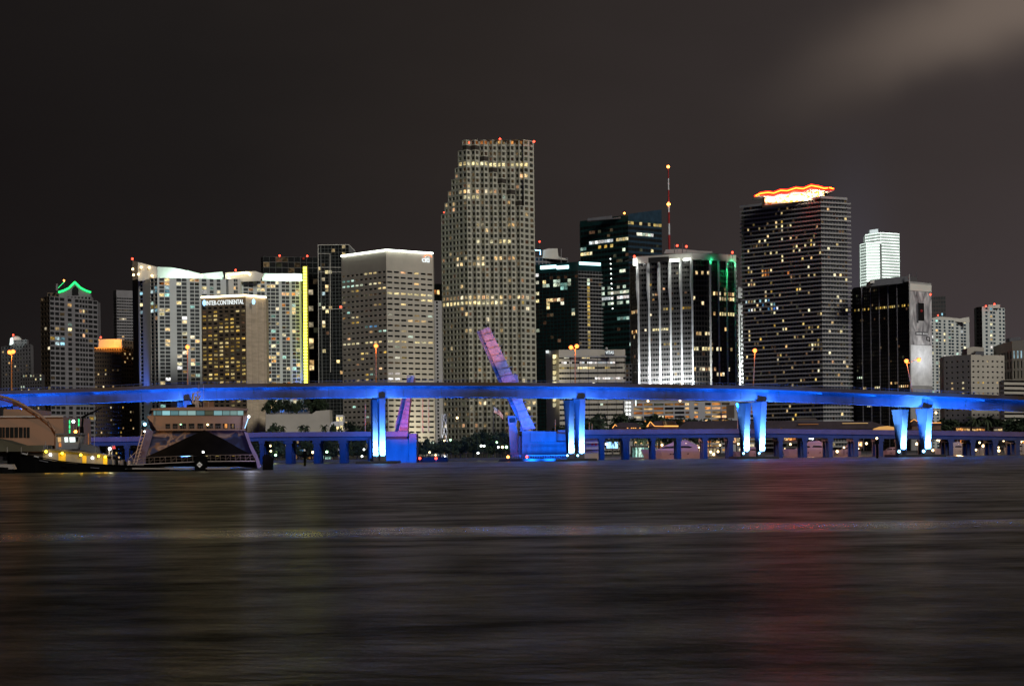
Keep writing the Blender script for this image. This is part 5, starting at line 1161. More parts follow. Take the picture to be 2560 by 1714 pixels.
build(ladder, 'boarding_ladder', 'boat_white', f)
lamp('ferry_light', 'POINT', P(622, 1041, FD-1)+Vector((.3, -.6, -.3)), (.45, .5, 1), 700, radius=.2); lamp('ferry_light', 'SPOT', P(345, 1120, FD-9), (1, .42, .14), 900, P(356, 1120, FD), angle=110)
lamp('ferry_light', 'SPOT', P(630, 1090, FD-14), (.55, .42, 1), 2600, P(636, 1125, FD), angle=90)
lamp('quay_floodlight', 'SPOT', P(150, 1000, 330)+Vector((0, 0, 10)), (1, .48, .20), 26000, P(440, 1050, FD), angle=34, blend=1)
lamp('quay_floodlight', 'SPOT', P(700, 985, 300)+Vector((0, 0, 10)), (1, .50, .30), 9000, P(520, 1050, FD), angle=40, blend=1)

# floating walkways before the ferry
gw = thing('gangway', 'low railed truss walkway running level before the ferry, right half', 'gangway', G(575, FD-8))
def truss(root, x0, y0, x1, y1, h, n, D):
    tp = lambda t_, dy: P(x0+(x1-x0)*t_, y0+(y1-y0)*t_-dy, D)
    one(lambda m: [m.tube([tp(0, h), tp(1, h)], .06, 4), m.tube([tp(0, h*.5), tp(1, h*.5)], .035, 4)], 'handrail', 'arch_steel', root)
    for k in range(n+1): one(lambda m: m.tube([tp(k/n, 0), tp(k/n, h)], .045, 4), 'rail_post', 'arch_steel', root)
    for k in range(0, n, 2): one(lambda m: [m.tube([tp(k/n, 0), tp((k+1)/n, h)], .03, 4)], 'brace', 'arch_steel', root)
    one(lambda m: m.obox(tp(0, 0)+Vector((0, 0, -.12)), tp(1, 0)-tp(0, 0), (0, 1.6, 0), (0, 0, .14)), 'walkway_deck', 'boat_white', root)
truss(gw, 514, 1152, 638, 1151, 15, 10, FD-8)
gw2 = thing('gangway', 'sloping railed walkway from the tug stern to the black piling, before the ferry', 'gangway', G(400, FD-9)); truss(gw2, 318, 1161, 482, 1153, 15, 12, FD-9)
bo = tag(one(lambda m: m.ext([(330, 1172), (330, 1169), (480, 1169), (574, 1168.5), (574, 1172)], FD-11, 1.2), 'floating_boom', 'boat_white'), 'thin white floating boom at the waterline below the ferry', 'boom')
dk = thing('mooring_dolphin', 'black mooring piling with a white diamond board and a lamp, before the ferry', 'piling', G(500, FD-12))
one(lambda m: m.ext([(487, 1180), (486, 1148), (492, 1139), (508, 1139), (513, 1148), (512, 1180)], FD-12, 3), 'pile', 'hull_black', dk)
one(lambda m: m.ext([(498.5, 1154), (506, 1161), (499, 1168.5), (491.5, 1161)], FD-12.3, .12), 'marker_board', 'sign_white', dk); ball('lamp', 'bulb_white', dk, P(508, 1129.5, FD-11), .2); one(lambda m: m.tube([P(508, 1140, FD-11), P(508, 1131, FD-11)], .06, 4), 'lamp_post', 'black_metal', dk)
one(lambda m: m.ext([(495, 1161.8), (495, 1160.2), (502.5, 1160.2), (502.5, 1161.8)], FD-12.4, .05), 'board_mark', 'metal_grey', dk)
dk = thing('mooring_dolphin', 'cluster of black timber piles right of the ferry', 'piling', G(668, FD-8))
for x, y in ((660, 1139), (664, 1136), (668, 1135), (672, 1137), (676, 1140), (679, 1143)): one(lambda m: m.tube([P(x, 1180, FD-8), P(x, y, FD-8)], .3, 7), 'pile', 'hull_black', dk)
one(lambda m: m.ext([(656.5, 1178), (656.5, 1150), (681, 1150), (681, 1178)], FD-7.5, 1.6), 'bracing', 'hull_black', dk)
for x, y0, y1, D_, lb in ((2193, 1094, 1157, 505, 'black channel marker post standing alone in the water at right'), (762, 1124, 1166, 480, 'dark marker post in the water left of the near bridge pier')):
    t = thing('channel_marker', lb, 'marker post', G(x, D_)); one(lambda m: m.tube([G(x, D_, -1), P(x, y0+8, D_)], .32, 7), 'post', 'hull_black', t)
    one(lambda m: m.ext([(x-5, y0+15), (x-4, y0+4), (x+4, y0+4), (x+5, y0+15)], D_-.2, .5), 'marker_board', 'hull_black', t); ball('lens', 'bulb_warm' if x > 2000 else 'sign_white', t, P(x-1, y0+1, D_), .3)

# ---- tug
TD = 370.0
def boat_hull(m, st, D, zb=-.4):
    """st: (photo x, sheer y, half beam); hull seen broadside, at distance D"""
    rings = []
    for x, y, hb_ in st:
        p = P(x, y, D); rings.append([Vector((p.x, D-hb_, p.z)), Vector((p.x, D-hb_*.86, zb)), Vector((p.x, D+hb_*.86, zb)), Vector((p.x, D+hb_, p.z))])
    m.loft(rings)
tg = thing('tugboat', 'black-hulled tugboat with yellow deck lights moored at far left', 'tugboat', G(200, TD))
one(lambda m: boat_hull(m, [(19, 1131, .3), (30, 1131.5, 1.6), (60, 1136, 3.4), (100, 1143, 4.2), (145, 1152, 4.4), (200, 1158, 4.4), (270, 1162, 4.4), (330, 1164, 4.0), (400, 1167, 3.4), (418, 1171, 2.6)], TD), 'hull', 'hull_black', tg)
one(lambda m: m.tube([P(x, y-.6, TD-h_-.05) for x, y, h_ in ((19, 1131, .3), (30, 1131.5, 1.6), (60, 1136, 3.4), (100, 1143, 4.2), (145, 1152, 4.4), (200, 1158, 4.4), (270, 1162, 4.4), (330, 1164, 4.0), (400, 1167, 3.4))], .11, 5), 'bulwark_rail', 'hull_black', tg)
def te(name, mat, px, d0=-3, dep=5, par=None): return extp(name, mat, par or tg, px, TD+d0, dep)
dh = te('deckhouse', 'metal_light', [(107, 1150), (108, 1127), (140, 1125), (240, 1135), (268, 1140), (268, 1163), (200, 1160), (145, 1154)], -2.8, 5.6)
te('deckhouse_roof', 'metal_grey', [(106, 1128), (106, 1124.5), (140, 1121), (242, 1132), (272, 1137), (272, 1140.5), (240, 1135.5), (140, 1125.5)], -3.5, 7)
for x0, x1, y in ((146, 164, 1131), (206, 216, 1138), (258, 268, 1142)):
    te('door', 'yellow_paint', [(x0, y+22), (x0, y), (x1, y+1), (x1, y+24)], -2.95, .14)
for x, y in ((126, 1136), (231, 1144)):
    one(lambda m: m.ball(P(x, y, TD-2.9), .26), 'porthole', 'bulb_white', tg)
for x, y, r in ((115, 1128, .27), (155.5, 1132.5, .27), (202, 1136.5, .27), (246.5, 1139.5, .24), (263, 1141.5, .24)):
    ball('deck_lamp', 'bulb_yellow', tg, P(x, y, TD-3.7), r); lamp('deck_light', 'POINT', P(x, y+2, TD-4.3), (1, .55, .03), 70, radius=.15)
wh = te('wheelhouse', 'metal_light', [(139, 1122), (141, 1086), (197, 1084), (200, 1088), (194, 1121), (170, 1123)], -2.2, 4.4)
te('wheelhouse_roof', 'metal_grey', [(137, 1087), (140, 1083), (198, 1081.5), (202, 1086)], -2.7, 5.4)
for x0, x1, mt in ((144, 152.5, 'lit_orange'), (161, 170, 'shop_white'), (173.5, 188, 'shop_white')): te('window', mt, [(x0+1, 1104.5), (x0, 1092.5), (x1-1, 1092.5), (x1, 1104)], -2.35, .12, wh)
te('window', 'lit_orange', [(147, 1116.5), (147, 1106.5), (152.5, 1106.5), (153, 1116)], -2.35, .12, wh); te('window', 'glass_dark', [(190, 1104), (190, 1092), (196, 1092), (194, 1104)], -2.35, .12, wh)
mm = MB()
for x in (173, 198): mm.tube([P(x, 1083, TD), P(x, 1045, TD)], .12, 5)
mm.tube([P(173, 1047, TD), P(203, 1046, TD)], .08, 4); mm.tube([P(183, 1083, TD), P(184, 1050, TD)], .1, 4); mm.tube([P(190, 1083, TD), P(193, 1060, TD)], .1, 4)
mast = build(mm, 'mast', 'metal_grey', tg)
for x, y0, y1 in ((174, 1050, 1059), (174, 1062, 1070), (174, 1073, 1082), (197, 1047, 1055), (197, 1057, 1064)): one(lambda m: m.tube([P(x, y0, TD-.3), P(x, y1, TD-.3)], .12, 5), 'mast_light', 'tube_green', mast)
ball('mast_light', 'bulb_white', mast, P(183.5, 1053, TD-.3), .3); ball('mast_light', 'beacon_amber', mast, P(189, 1078.5, TD-.4), .3)
te('funnel', 'hull_black', [(192, 1083), (193, 1066), (203, 1066), (204, 1083)], .5, 2)
one(lambda m: [m.tube([P(205, 1043, TD+1), P(254, 1019, TD+1)], .22, 6, .12), m.tube([P(204, 1083, TD+1), P(207, 1042, TD+1)], .2, 6)], 'crane_boom', 'hull_black', tg)
te('aft_cabin', 'metal_grey', [(200, 1124), (203, 1110), (212, 1109), (238, 1117), (240, 1132)], -2, 4)
one(lambda m: m.tube([P(221, 1112, TD), P(221, 1083, TD)], .12, 5), 'signal_post', 'orange_pole', tg); one(lambda m: m.tube([P(235, 1116, TD), P(236, 1093, TD)], .05, 4), 'signal_post', 'boat_white', tg)
one(lambda m: m.tube([P(271, 1142, TD-2), P(274, 1122, TD-2)], .1, 5), 'stern_post', 'boat_white', tg); ball('deck_lamp', 'bulb_white', tg, P(274.5, 1121, TD-2), .3)
lamp('deck_light', 'POINT', P(276, 1124, TD-3), (1, .95, .8), 160, radius=.15)
te('ensign', 'red_cloth', [(281, 1122), (280, 1115), (287, 1113), (289, 1121)], -1, .08); one(lambda m: m.tube([P(280, 1150, TD-1), P(280, 1112, TD-1)], .04, 4), 'flagstaff', 'boat_white', tg)
for x, y in ((55, 1131), (85, 1138)): te('fender_pad', 'concrete', [(x, y+3), (x, y), (x+12, y+2.5), (x+12, y+5.5)], -4.3, .4)
te('fender_tyre', 'hull_black', [(155, 1166), (157, 1162), (167, 1163), (166, 1167)], -4.7, .5); te('fender_tyre', 'metal_grey', [(226, 1169), (226, 1167.5), (247, 1168.5), (247, 1170.5)], -4.7, .4); te('fender_tyre', 'concrete', [(313, 1172.5), (314, 1170), (331, 1170), (337, 1173)], -4.4, .4)
for k, (x, y) in enumerate(((283, 1148), (290, 1146), (296, 1150), (304, 1149), (311, 1152), (322, 1150))):
    te('deck_gear', ('metal_grey', 'hull_black', 'boat_white')[k % 3], [(x-2.5, 1163), (x-2, y), (x+2.5, y+1), (x+3, 1163)], -2+(k % 3), 1)
for x, y0, y1 in ((18, 1117, 1131), (53, 1117, 1133), (69, 1130, 1137), (114, 1103, 1124), (110, 1112, 1124), (118, 1112, 1124), (129, 1117, 1124)): one(lambda m: m.tube([P(x, y1, TD), P(x, y0, TD)], .06, 4), 'stanchion', 'boat_white', tg)
te('name_board', 'metal_grey', [(98, 1151.5), (98, 1149), (120, 1153), (120, 1155.5)], -4.38, .05)
wb = thing('workboat', 'small pale workboat cut by the left edge in front of the tug bow', 'boat', G(12, 362))
one(lambda m: boat_hull(m, [(-60, 1166, 1), (-20, 1166, 1.5), (10, 1167, 1.5), (36, 1169, .6)], 362, -.3), 'hull', 'hull_black', wb); one(lambda m: m.ext([(-50, 1167), (-46, 1158), (8, 1160), (30, 1160), (36, 1172), (10, 1172)], 361, 2), 'cabin', 'boat_white', wb)
# port terminal, arch, awning
tm = thing('terminal_building', 'plain orange-lit terminal building behind the tug at far left', 'building', G(80, 462))
one(lambda m: m.ext([(-60, 1120), (-60, 1041), (158, 1041), (160, 1112)], 462, 30), 'wall', 'terminal_wall', tm); one(lambda m: m.ext([(8, 1040.6), (9, 1022), (79, 1023), (79, 1040.6)], 470, 20), 'upper_block', 'terminal_wall', tm)
one(lambda m: m.ext([(-60, 1043), (-60, 1040), (158, 1039), (158, 1042)], 461.4, .5), 'parapet', 'concrete', tm); one(lambda m: m.ext([(38, 1041), (40, 1039), (46, 1039), (48, 1041)], 469, .3), 'vent', 'black_metal', tm)
for a, c in ((-8, 4.5), (6, 12), (14, 23), (25, 34), (36, 45), (47.5, 56.5), (59, 65), (67, 74)):
    one(lambda m: m.ext([(a, 1093.5), (a, 1067.5), (c, 1067.5), (c, 1093.5)], 461.8, .15), 'window', 'glass_dark', tm)
one(lambda m: m.ext([(-60, 1140), (-60, 1113), (162, 1111), (162, 1140)], 466, 20), 'base', 'concrete_dark', tm)
aw = tag(one(lambda m: m.ext([(-60, 1128), (-60, 1088), (8, 1100), (50, 1113), (110, 1112), (112, 1128)], 452, 8), 'awning', 'canopy_green'), 'dark green sloping canopy before the terminal, lower left', 'canopy')
ar = thing('arch', 'pale curved tubular arch sweeping down from the left edge behind the tug', 'arch', G(140, 440))
apx = [(-70, 982), (-30, 985), (0, 990), (20, 995), (40, 1003), (60, 1013), (80, 1025), (100, 1038), (118, 1052), (130, 1064), (137, 1076), (140, 1090), (141, 1125)]
one(lambda m: m.tube([P(x, y, 440) for x, y in apx], .32, 8), 'arch_tube', 'arch_steel', ar)
one(lambda m: m.tube([P(x-2, y+7, 441) for x, y in apx], .2, 6), 'arch_tube', 'roof_brown', ar)
for k in range(1, 11): (x0, y0), (x1, y1) = apx[k], apx[k+1]; one(lambda m: m.tube([P(x0, y0, 440), P((x0+x1)/2-2, (y0+y1)/2+7, 441)], .09, 4), 'brace', 'arch_steel', ar)
for x, pw in ((-45, 26000), (120, 15000)): lamp('quay_floodlight', 'SPOT', P(x, 1000, 405)+Vector((0, 0, 6)), (1, .42, .13), pw*.6, P(70+x*.2, 1075, 462), angle=95, blend=1)

# ---- marina yachts seen under the old bridge (bow left)
def yacht(x0, x1, D, label, mat='boat_pink', deckh=1.0, fly=True):
    L_ = x1-x0; s = L_/170; y0 = P(0, 0, 1) and None
    wl = G(x0, D); t = thing('motor_yacht', label, 'yacht', G((x0+x1)/2, D), 'motor yachts moored under the old bridge')
    px = F/D
    def Y(m_): return lambda x: None
    def pz(x, z): g_ = G(x, D, z); return g_
    H_ = 3.0*s**.5*deckh
    st = [(0, 1.12, .15), (.10, 1.08, 1.0), (.3, 1.0, 2.0), (.6, .9, 2.3), (.9, .82, 2.2), (1, .8, 2.0)]
    def hull(m):
        rings = []
        for t_, hz, hb_ in st:
            x = x0+L_*t_; a = pz(x, H_*hz); b_ = pz(x+L_*.06*(1-t_), -.3); rings.append([Vector((a.x, D-hb_, a.z)), Vector((b_.x, D-hb_*.8, -.3)), Vector((b_.x, D+hb_*.8, -.3)), Vector((a.x, D+hb_, a.z))])
        m.loft(rings)
    one(hull, 'hull', mat, t)
    def blk(name, pts, mt, hw, d_=0): 
        def fn(m):
            a = [pz(x0+L_*u, H_*v)+Vector((0, -hw+d_, 0)) for u, v in pts]; b_ = [p+Vector((0, 2*hw, 0)) for p in a]; n = len(a)
            m.poly(*reversed(a)); m.poly(*b_)
            for k in range(n): j = (k+1) % n; m.poly(a[k], a[j], b_[j], b_[k])
        return one(fn, name, mt, t)
    blk('cabin', [(.24, 1.0), (.36, 1.45), (.44, 1.72), (.80, 1.76), (.88, 1.5), (.90, .8)], mat, 1.7)
    blk('cabin_window', [(.30, 1.17), (.37, 1.42), (.52, 1.46), (.545, 1.22)], 'glass_dark', 1.78); blk('cabin_window', [(.58, 1.25), (.60, 1.46), (.74, 1.46), (.80, 1.3), (.76, 1.2)], 'glass_dark', 1.78)
    if fly:
        blk('flybridge', [(.46, 1.74), (.52, 2.05), (.72, 2.12), (.80, 1.78)], mat, 1.3); one(lambda m: m.tube([pz(x0+L_*.68, H_*2.1), pz(x0+L_*.70, H_*2.75)], .1, 5), 'radar_mast', mat, t)
    for u in (.45, .49, .72): blk('porthole', [(u, .48), (u, .60), (u+.018, .60), (u+.018, .48)], 'glass_dark', 2.45)
    ball('cabin_lamp', 'bulb_warm', t, pz(x0+L_*.9, H_*1.25)+Vector((0, -2, 0)), .26)
    return t
yacht(1602, 1762, 655, 'large pale pink-lit motor yacht under the old bridge, first one right of the lit palm')
yacht(1830, 1905, 660, 'pink-lit yacht hidden between the two tall right-centre bridge columns', fly=False)
yacht(1955, 2082, 668, 'pale motor yacht under the old bridge, just right of the right-centre columns')
yacht(2084, 2150, 674, 'small pink motor yacht left of the black channel marker', deckh=1.1)
yacht(2200, 2252, 668, 'small yacht between the black channel marker and the rightmost tall columns', fly=False)
yacht(2335, 2420, 672, 'white cruiser right of the rightmost tall columns', 'boat_white'); yacht(2430, 2500, 680, 'white cruiser near the right edge, under the old bridge', 'boat_white')
yacht(2508, 2590, 676, 'white cruiser cut by the right edge, under the old bridge', 'boat_white', fly=False)
lamp('marina_light', 'POINT', P(1690, 1085, 630), (1, .45, .40), 9000, radius=.6); lamp('marina_light', 'POINT', P(2010, 1090, 640), (1, .42, .38), 8000, radius=.6); lamp('marina_light', 'POINT', P(2130, 1090, 640), (1, .45, .30), 6000, radius=.6); lamp('marina_light', 'POINT', P(2400, 1085, 640), (1, .55, .35), 9000, radius=.6)
tb = thing('tour_boat', 'white triple-deck tour boat just right of the tall centre columns', 'boat', G(1480, 650))
for nm, mt, px in (('hull', 'boat_white', [(1461, 1150), (1461, 1134), (1503, 1133), (1500, 1149)]), ('deck', 'boat_white', [(1462, 1123), (1462, 1120), (1502, 1119), (1502, 1122)]), ('deck', 'boat_white', [(1462, 1108), (1462, 1104), (1502, 1103), (1502, 1107)]), ('deck', 'boat_white', [(1462, 1097), (1462, 1093), (1502, 1092), (1502, 1096)])): one(lambda m: m.ext(px, 650, 6), nm, mt, tb)
one(lambda m: m.ext([(1463, 1133.5), (1463, 1093), (1500, 1093), (1500, 1133.5)], 652, 3.4), 'cabin', 'metal_light', tb)
for x in (1478, 1487): one(lambda m: m.ext([(x, 1113), (x, 1107.5), (x+6, 1107.5), (x+6, 1113)], 651.8, .15), 'window', 'red_cloth', tb)
one(lambda m: m.ext([(1470, 1150), (1471, 1143), (1480, 1138), (1482, 1140), (1473, 1150)], 648, .8), 'stair', 'boat_white', tb)
# ================================================================== SHORE: trees, park lamps, market, flag, monument
LEAF = {}
def crown_mesh(seed, rx, rz, n, leaf=.55, clumps=11):
    R = random.Random(seed); m = MB(); cs = []
    for k in range(clumps):
        a = R.random()*2*math.pi; r_ = rx*.72*math.sqrt(R.random()); z = rz*(R.random()*1.5-.65)
        cs.append((Vector((r_*math.cos(a), r_*math.sin(a), z)), rx*R.uniform(.28, .52)))
    for k in range(n):
        c, r_ = R.choice(cs); d = Vector((R.gauss(0, 1), R.gauss(0, 1), R.gauss(0, .8))).normalized()*r_*R.random()**.35
        p = c+d; u = Vector((R.gauss(0, 1), R.gauss(0, 1), R.gauss(0, 1))).normalized(); v = u.orthogonal().normalized(); s = leaf*R.uniform(.6, 1.3)
        m.raw(p-u*s, p+v*s*.6, p+u*s, p-v*s*.6)
    return m
def tree_proto(seed, h, rx, rz):
    def trunk(m):
        m.tube([(0, 0, -.3), (.1, 0, h*.35), (-.05, .1, h*.62)], .3, 7, .13); R = random.Random(seed)
        for k in range(5):
            a = k*1.3+R.random(); m.tube([(.05, .05, h*(.38+.05*k)), (rx*.55*math.cos(a), rx*.55*math.sin(a), h*(.66+.05*k))], .12, 5, .04)
    return trunk, crown_mesh(seed, rx, rz, 620)
def add_tree(px, D, h, w, label, group, seed, zb=1.0, name='tree'):
    """h, w: height and crown width in metres"""
    base = G(px, D, zb); k = (seed % 4)
    if k not in LEAF:
        tr_, cm = tree_proto(200+k, 10, 4.2, 3.4); t = thing(name, label, 'tree', (0, 0, 0), group)
        one(tr_, 'trunk', 'bark', t); c = build(cm, 'crown', 'leaf_dark', t, loc=(0, 0, 0)); c.location = (0, 0, 6.7); LEAF[k] = t; o = t
    else: o = copy_tree(LEAF[k]); o['label'] = label; o['group'] = group
    o.location = base; o.scale = (w/8.8, w/8.8, h/10.2); o.rotation_euler = (0, 0, seed*1.37); return o
PALM = []
def add_palm(px, D, h, label, group, seed, zb=1.0):
    if not PALM:
        t = thing('palm_tree', label, 'palm', (0, 0, 0), group)
        one(lambda m: m.tube([(0, 0, -.3), (.12, 0, 3), (.05, 0, 6), (.2, .05, 8)], .22, 7, .14), 'trunk', 'bark', t)
        m = MB(); R = random.Random(9)
        for k in range(26):
            a = k*2.4+R.random()*.4; up_ = R.uniform(-.1, 1.0); pr_ = None
            for s in range(7):
                q = s/6; rr = 2.9*q; z = 8+up_*1.6*q*2-2.6*q*q*(1.1-.3*up_)
                p = Vector((.2+rr*math.cos(a), rr*math.sin(a), z)); side = Vector((-math.sin(a), math.cos(a), -.35))*(.42*(1-q*.8))
                if pr_: m.raw(pr_[0]-pr_[1], p-side, p, pr_[0]); m.raw(pr_[0], p, p+side*1.0+Vector((0, 0, -.1)), pr_[0]+pr_[1])
                pr_ = (p, side)
        build(m, 'crown', 'leaf_palm', t); PALM.append(t); o = t
    else: o = copy_tree(PALM[0]); o['label'] = label; o['group'] = group
    o.location = G(px, D, zb); o.scale = (h/9.5,)*3; o.rotation_euler = (0, 0, seed*2.1); return o
def hpx(px, y, D, zb=1.0): return P(px, y, D).z-zb
R = random.Random(77)
# row along the bay park between the bascule piers
tops = [(1046, 1112), (1058, 1105), (1072, 1098), (1086, 1110), (1100, 1102), (1114, 1095), (1128, 1108), (1142, 1100), (1156, 1096), (1170, 1092), (1184, 1090), (1198, 1078), (1210, 1074), (1222, 1082), (1236, 1086), (1250, 1078), (1262, 1080), (1274, 1090)]
for i, (x, y) in enumerate(tops):
    add_tree(x, 690+R.uniform(-10, 20), hpx(x, y, 690)+.3, R.uniform(4.4, 6.6), 'dark broad-leaved tree in the waterfront row between the bascule piers', 'waterfront trees between the bascule piers', i)
for i, x in enumerate(range(1050, 1280, 13)):
    add_tree(x+R.uniform(-3, 3), 676+R.uniform(0, 6), R.uniform(3.4, 5.2), R.uniform(4.5, 6), 'low dark bushy tree at the water between the bascule piers', 'low waterfront trees between the bascule piers', i+3)
for i, (x, y) in enumerate(((640, 1108), (664, 1112), (684, 1106), (700, 1114), (742, 1110), (762, 1100), (778, 1108), (812, 1104), (828, 1098), (842, 1092), (872, 1090), (888, 1094), (902, 1098))):
    add_tree(x, 700+R.uniform(-10, 20), hpx(x, y, 700)+.4, R.uniform(4.5, 6.5), 'dark park tree behind the old bridge left of the near columns', 'park trees behind the old bridge, left part', i+1)
for i, x in enumerate(range(650, 925, 16)):
    add_tree(x+R.uniform(-4, 4), 684+R.uniform(0, 6), R.uniform(2.2, 3.6), R.uniform(4.5, 6.5), 'low dark bank shrub behind the old bridge, left part', 'bank shrubs behind the old bridge, left part', i, name='tree')
for i, (x, y, w) in enumerate(((676, 1058, 12), (690, 1064, 9), (838, 1060, 8), (884, 1050, 11), (906, 1056, 10), (895, 1060, 9))):
    add_tree(x, 880, hpx(x, y, 880), w, 'rounded dark tree before the podium and office, above the old bridge', 'trees above the old bridge deck, left of the near columns', i)
for i, (x, y) in enumerate(((766, 1045), (755, 1058), (812, 1060), (706, 1062))): add_palm(x, 900, hpx(x, y, 900)+1, 'dark palm before the plain beige podium wall', 'palms before the beige podium', i).scale = (.75, .75, 1.75)
for i, x in enumerate((668, 686, 704, 722, 742, 776, 794, 808)):
    add_tree(x, 1196, hpx(x, R.uniform(1000, 1008), 1196)-22, 9, 'dark planting on the terrace above the beige podium wall', 'terrace planting above the podium', i, zb=25)
for i, (x, y, w) in enumerate(((1440, 1066, 11), (1462, 1040, 14), (1478, 1034, 17), (1492, 1044, 12), (1400, 1064, 10), (1412, 1066, 9), (1384, 1063, 10), (1432, 1064, 12))):
    add_tree(x, 860, hpx(x, y, 860), w, 'large dark tree behind the old bridge beside the centre columns', 'trees beside the centre columns', i+2)
for i, (x, y, w) in enumerate(((1532, 1054, 10), (1551, 1036, 13), (1566, 1034, 13), (1584, 1040, 12), (1612, 1046, 13), (1630, 1042, 14), (1648, 1037, 17), (1664, 1038, 18), (1680, 1044, 15), (1722, 1044, 13), (1740, 1052, 12), (1758, 1045, 14), (1775, 1050, 12), (1800, 1050, 15), (1822, 1048, 15), (1842, 1047, 13))):
    add_tree(x, 960, hpx(x, y, 960), w, 'dark spreading tree in front of the orange-lit garage', 'trees before the orange-lit garage', i)
for i, (x, y) in enumerate(((2350, 1048), (2372, 1046), (2392, 1050), (2412, 1052), (2428, 1054), (2458, 1056), (2496, 1048), (2514, 1047), (2532, 1048), (2552, 1044), (2570, 1046))):
    add_tree(x, 900, hpx(x, y, 900), R.uniform(12, 16), 'dark dense tree behind the old bridge at the right edge', 'trees behind the old bridge at the right edge', i)
for i, (x, y) in enumerate(((2441, 1042), (2472, 1040))): add_palm(x, 880, hpx(x, y, 880)+1, ('left', 'right')[i]+' one of the two tall palms against the right-hand beige block', 'tall palms at the right', i+3)
for i, (x, y) in enumerate(((1594, 1092), (1612, 1090), (1642, 1094), (1530, 1090))): add_palm(x, 690, hpx(x, y, 690, 0)+.5, ('palm right of the thick old-bridge pier, lit from below', 'second floodlit palm behind the old bridge, above the large yacht bow', 'dark palm behind the large yacht', 'small palm left of the thick old-bridge pier')[i], 'palms at the marina', i, zb=0)
pt = [('marina_pontoon', 1500, 1700, 664), ('marina_pontoon', 1900, 2600, 686)]
for (nm, a, c, D_), lb in zip(pt, ('dark floating pontoon behind the large pink-lit yacht', 'dark floating pontoon behind the right-hand yachts')): tag(one(lambda m: m.box((G(a, D_).x, D_, -.3), (G(c, D_).x, D_+3, .6)), nm, 'seawall'), lb, 'pontoon')
for x, pw, cl_ in ((1600, 1800, (.8, 1, .7)), (1625, 1500, (.9, 1, .8)), (688, 500, (.8, 1, .6)), (1245, 500, (.4, 1, .4))): lamp('park_glow', 'POINT', P(x, 1128 if x < 1300 else 1120, 684), cl_, pw, radius=.4)

# ---- small lamps
LP = [(666, 1128, 'w'), (677, 1127, 'w'), (689, 1137, 'g'), (676, 1114, 'w'), (716, 1112, 'w'), (817, 1129, 'g'), (910, 1123, 'c'), (905, 1140, 'c'), (761, 1125, 'w'), (660, 1138, 'w'), (735, 1133, 'w'), (782, 1130, 'a'), (1203, 1114, 'c'), (1210, 1114, 'c'), (1242, 1105, 'g'), (1246, 1117, 'c'), (1266, 1117, 'g'), (1195, 1132, 'c'), (1256, 1117, 'w'), (1074, 1130, 'w'), (1089, 1137, 'w'), (1111, 1101, 'w'), (1126, 1099, 'g'), (1143, 1044, 'w'),
      (1508, 1124, 'c'), (1516, 1110, 'c'), (1624, 1116, 'w'), (1680, 1121, 'w'), (1733, 1121, 'w'), (1753, 1131, 'w'), (1777, 1129, 'a'), (1784, 1135, 'a'), (1795, 1128, 'a'), (1846, 1109, 'w'), (1852, 1094, 'a'), (1890, 1071, 'w'), (2093, 1128, 'w'), (2025, 1095, 'c'), (2031, 1095, 'c'), (1976, 1110, 'a'), (2189, 1096, 'w'), (2150, 1111, 'a'), (2166, 1108, 'a'), (2292, 1109, 'w'), (2344, 1099, 'a'), (2350, 1101, 'a'), (2332, 1125, 'w'), (2407, 1107, 'a'), (2415, 1104, 'a'), (2440, 1124, 'w'), (2458, 1114, 'w'), (2471, 1122, 'a'), (2522, 1118, 'w'), (2526, 1108, 'a'), (2537, 1105, 'w'), (2553, 1104, 'a'), (2340, 1031, 'w'), (2557, 1100, 'a'), (1620, 1002, 'w'), (1700, 1001, 'w'), (2368, 1118, 'a'), (2384, 1128, 'w'), (2397, 1112, 'a'), (2426, 1130, 'a'), (2449, 1106, 'w'), (2484, 1110, 'a'), (2497, 1126, 'w'), (2509, 1101, 'a'), (2543, 1126, 'a'), (2110, 1118, 'a'), (2125, 1109, 'w'), (1962, 1122, 'a'), (2047, 1118, 'a'), (1655, 1112, 'a'), (1715, 1106, 'a'), (1800, 1112, 'w')]
mt = {'w': 'bulb_warm', 'c': 'bulb_white', 'g': 'bulb_green', 'a': 'bulb_warm'}; nm_ = {'w': 'warm white', 'c': 'cool white', 'g': 'greenish', 'a': 'amber'}
def zone(x): return 'among the old bridge piers, left part' if x < 930 else 'among the dark trees between the bascule piers' if x < 1300 else 'in the marina between centre and right-centre columns' if x < 1900 else 'in the marina left of the rightmost columns' if x < 2260 else 'in the marina at the right edge'
for i, (x, y, k) in enumerate(LP):
    D_ = 672 if y > 1090 else 850
    t = one(lambda m: m.tube([G(x, D_, .2), P(x, y+2, D_)], .07, 5), 'park_lamp', 'black_metal'); tag(t, 'small %s lamp %s' % (nm_[k], zone(x)), 'lamp', '%s lamps %s' % (nm_[k], zone(x))); ball('globe', mt[k], t, P(x, y, D_-.2), R.uniform(.28, .5) if D_ < 800 else .5)

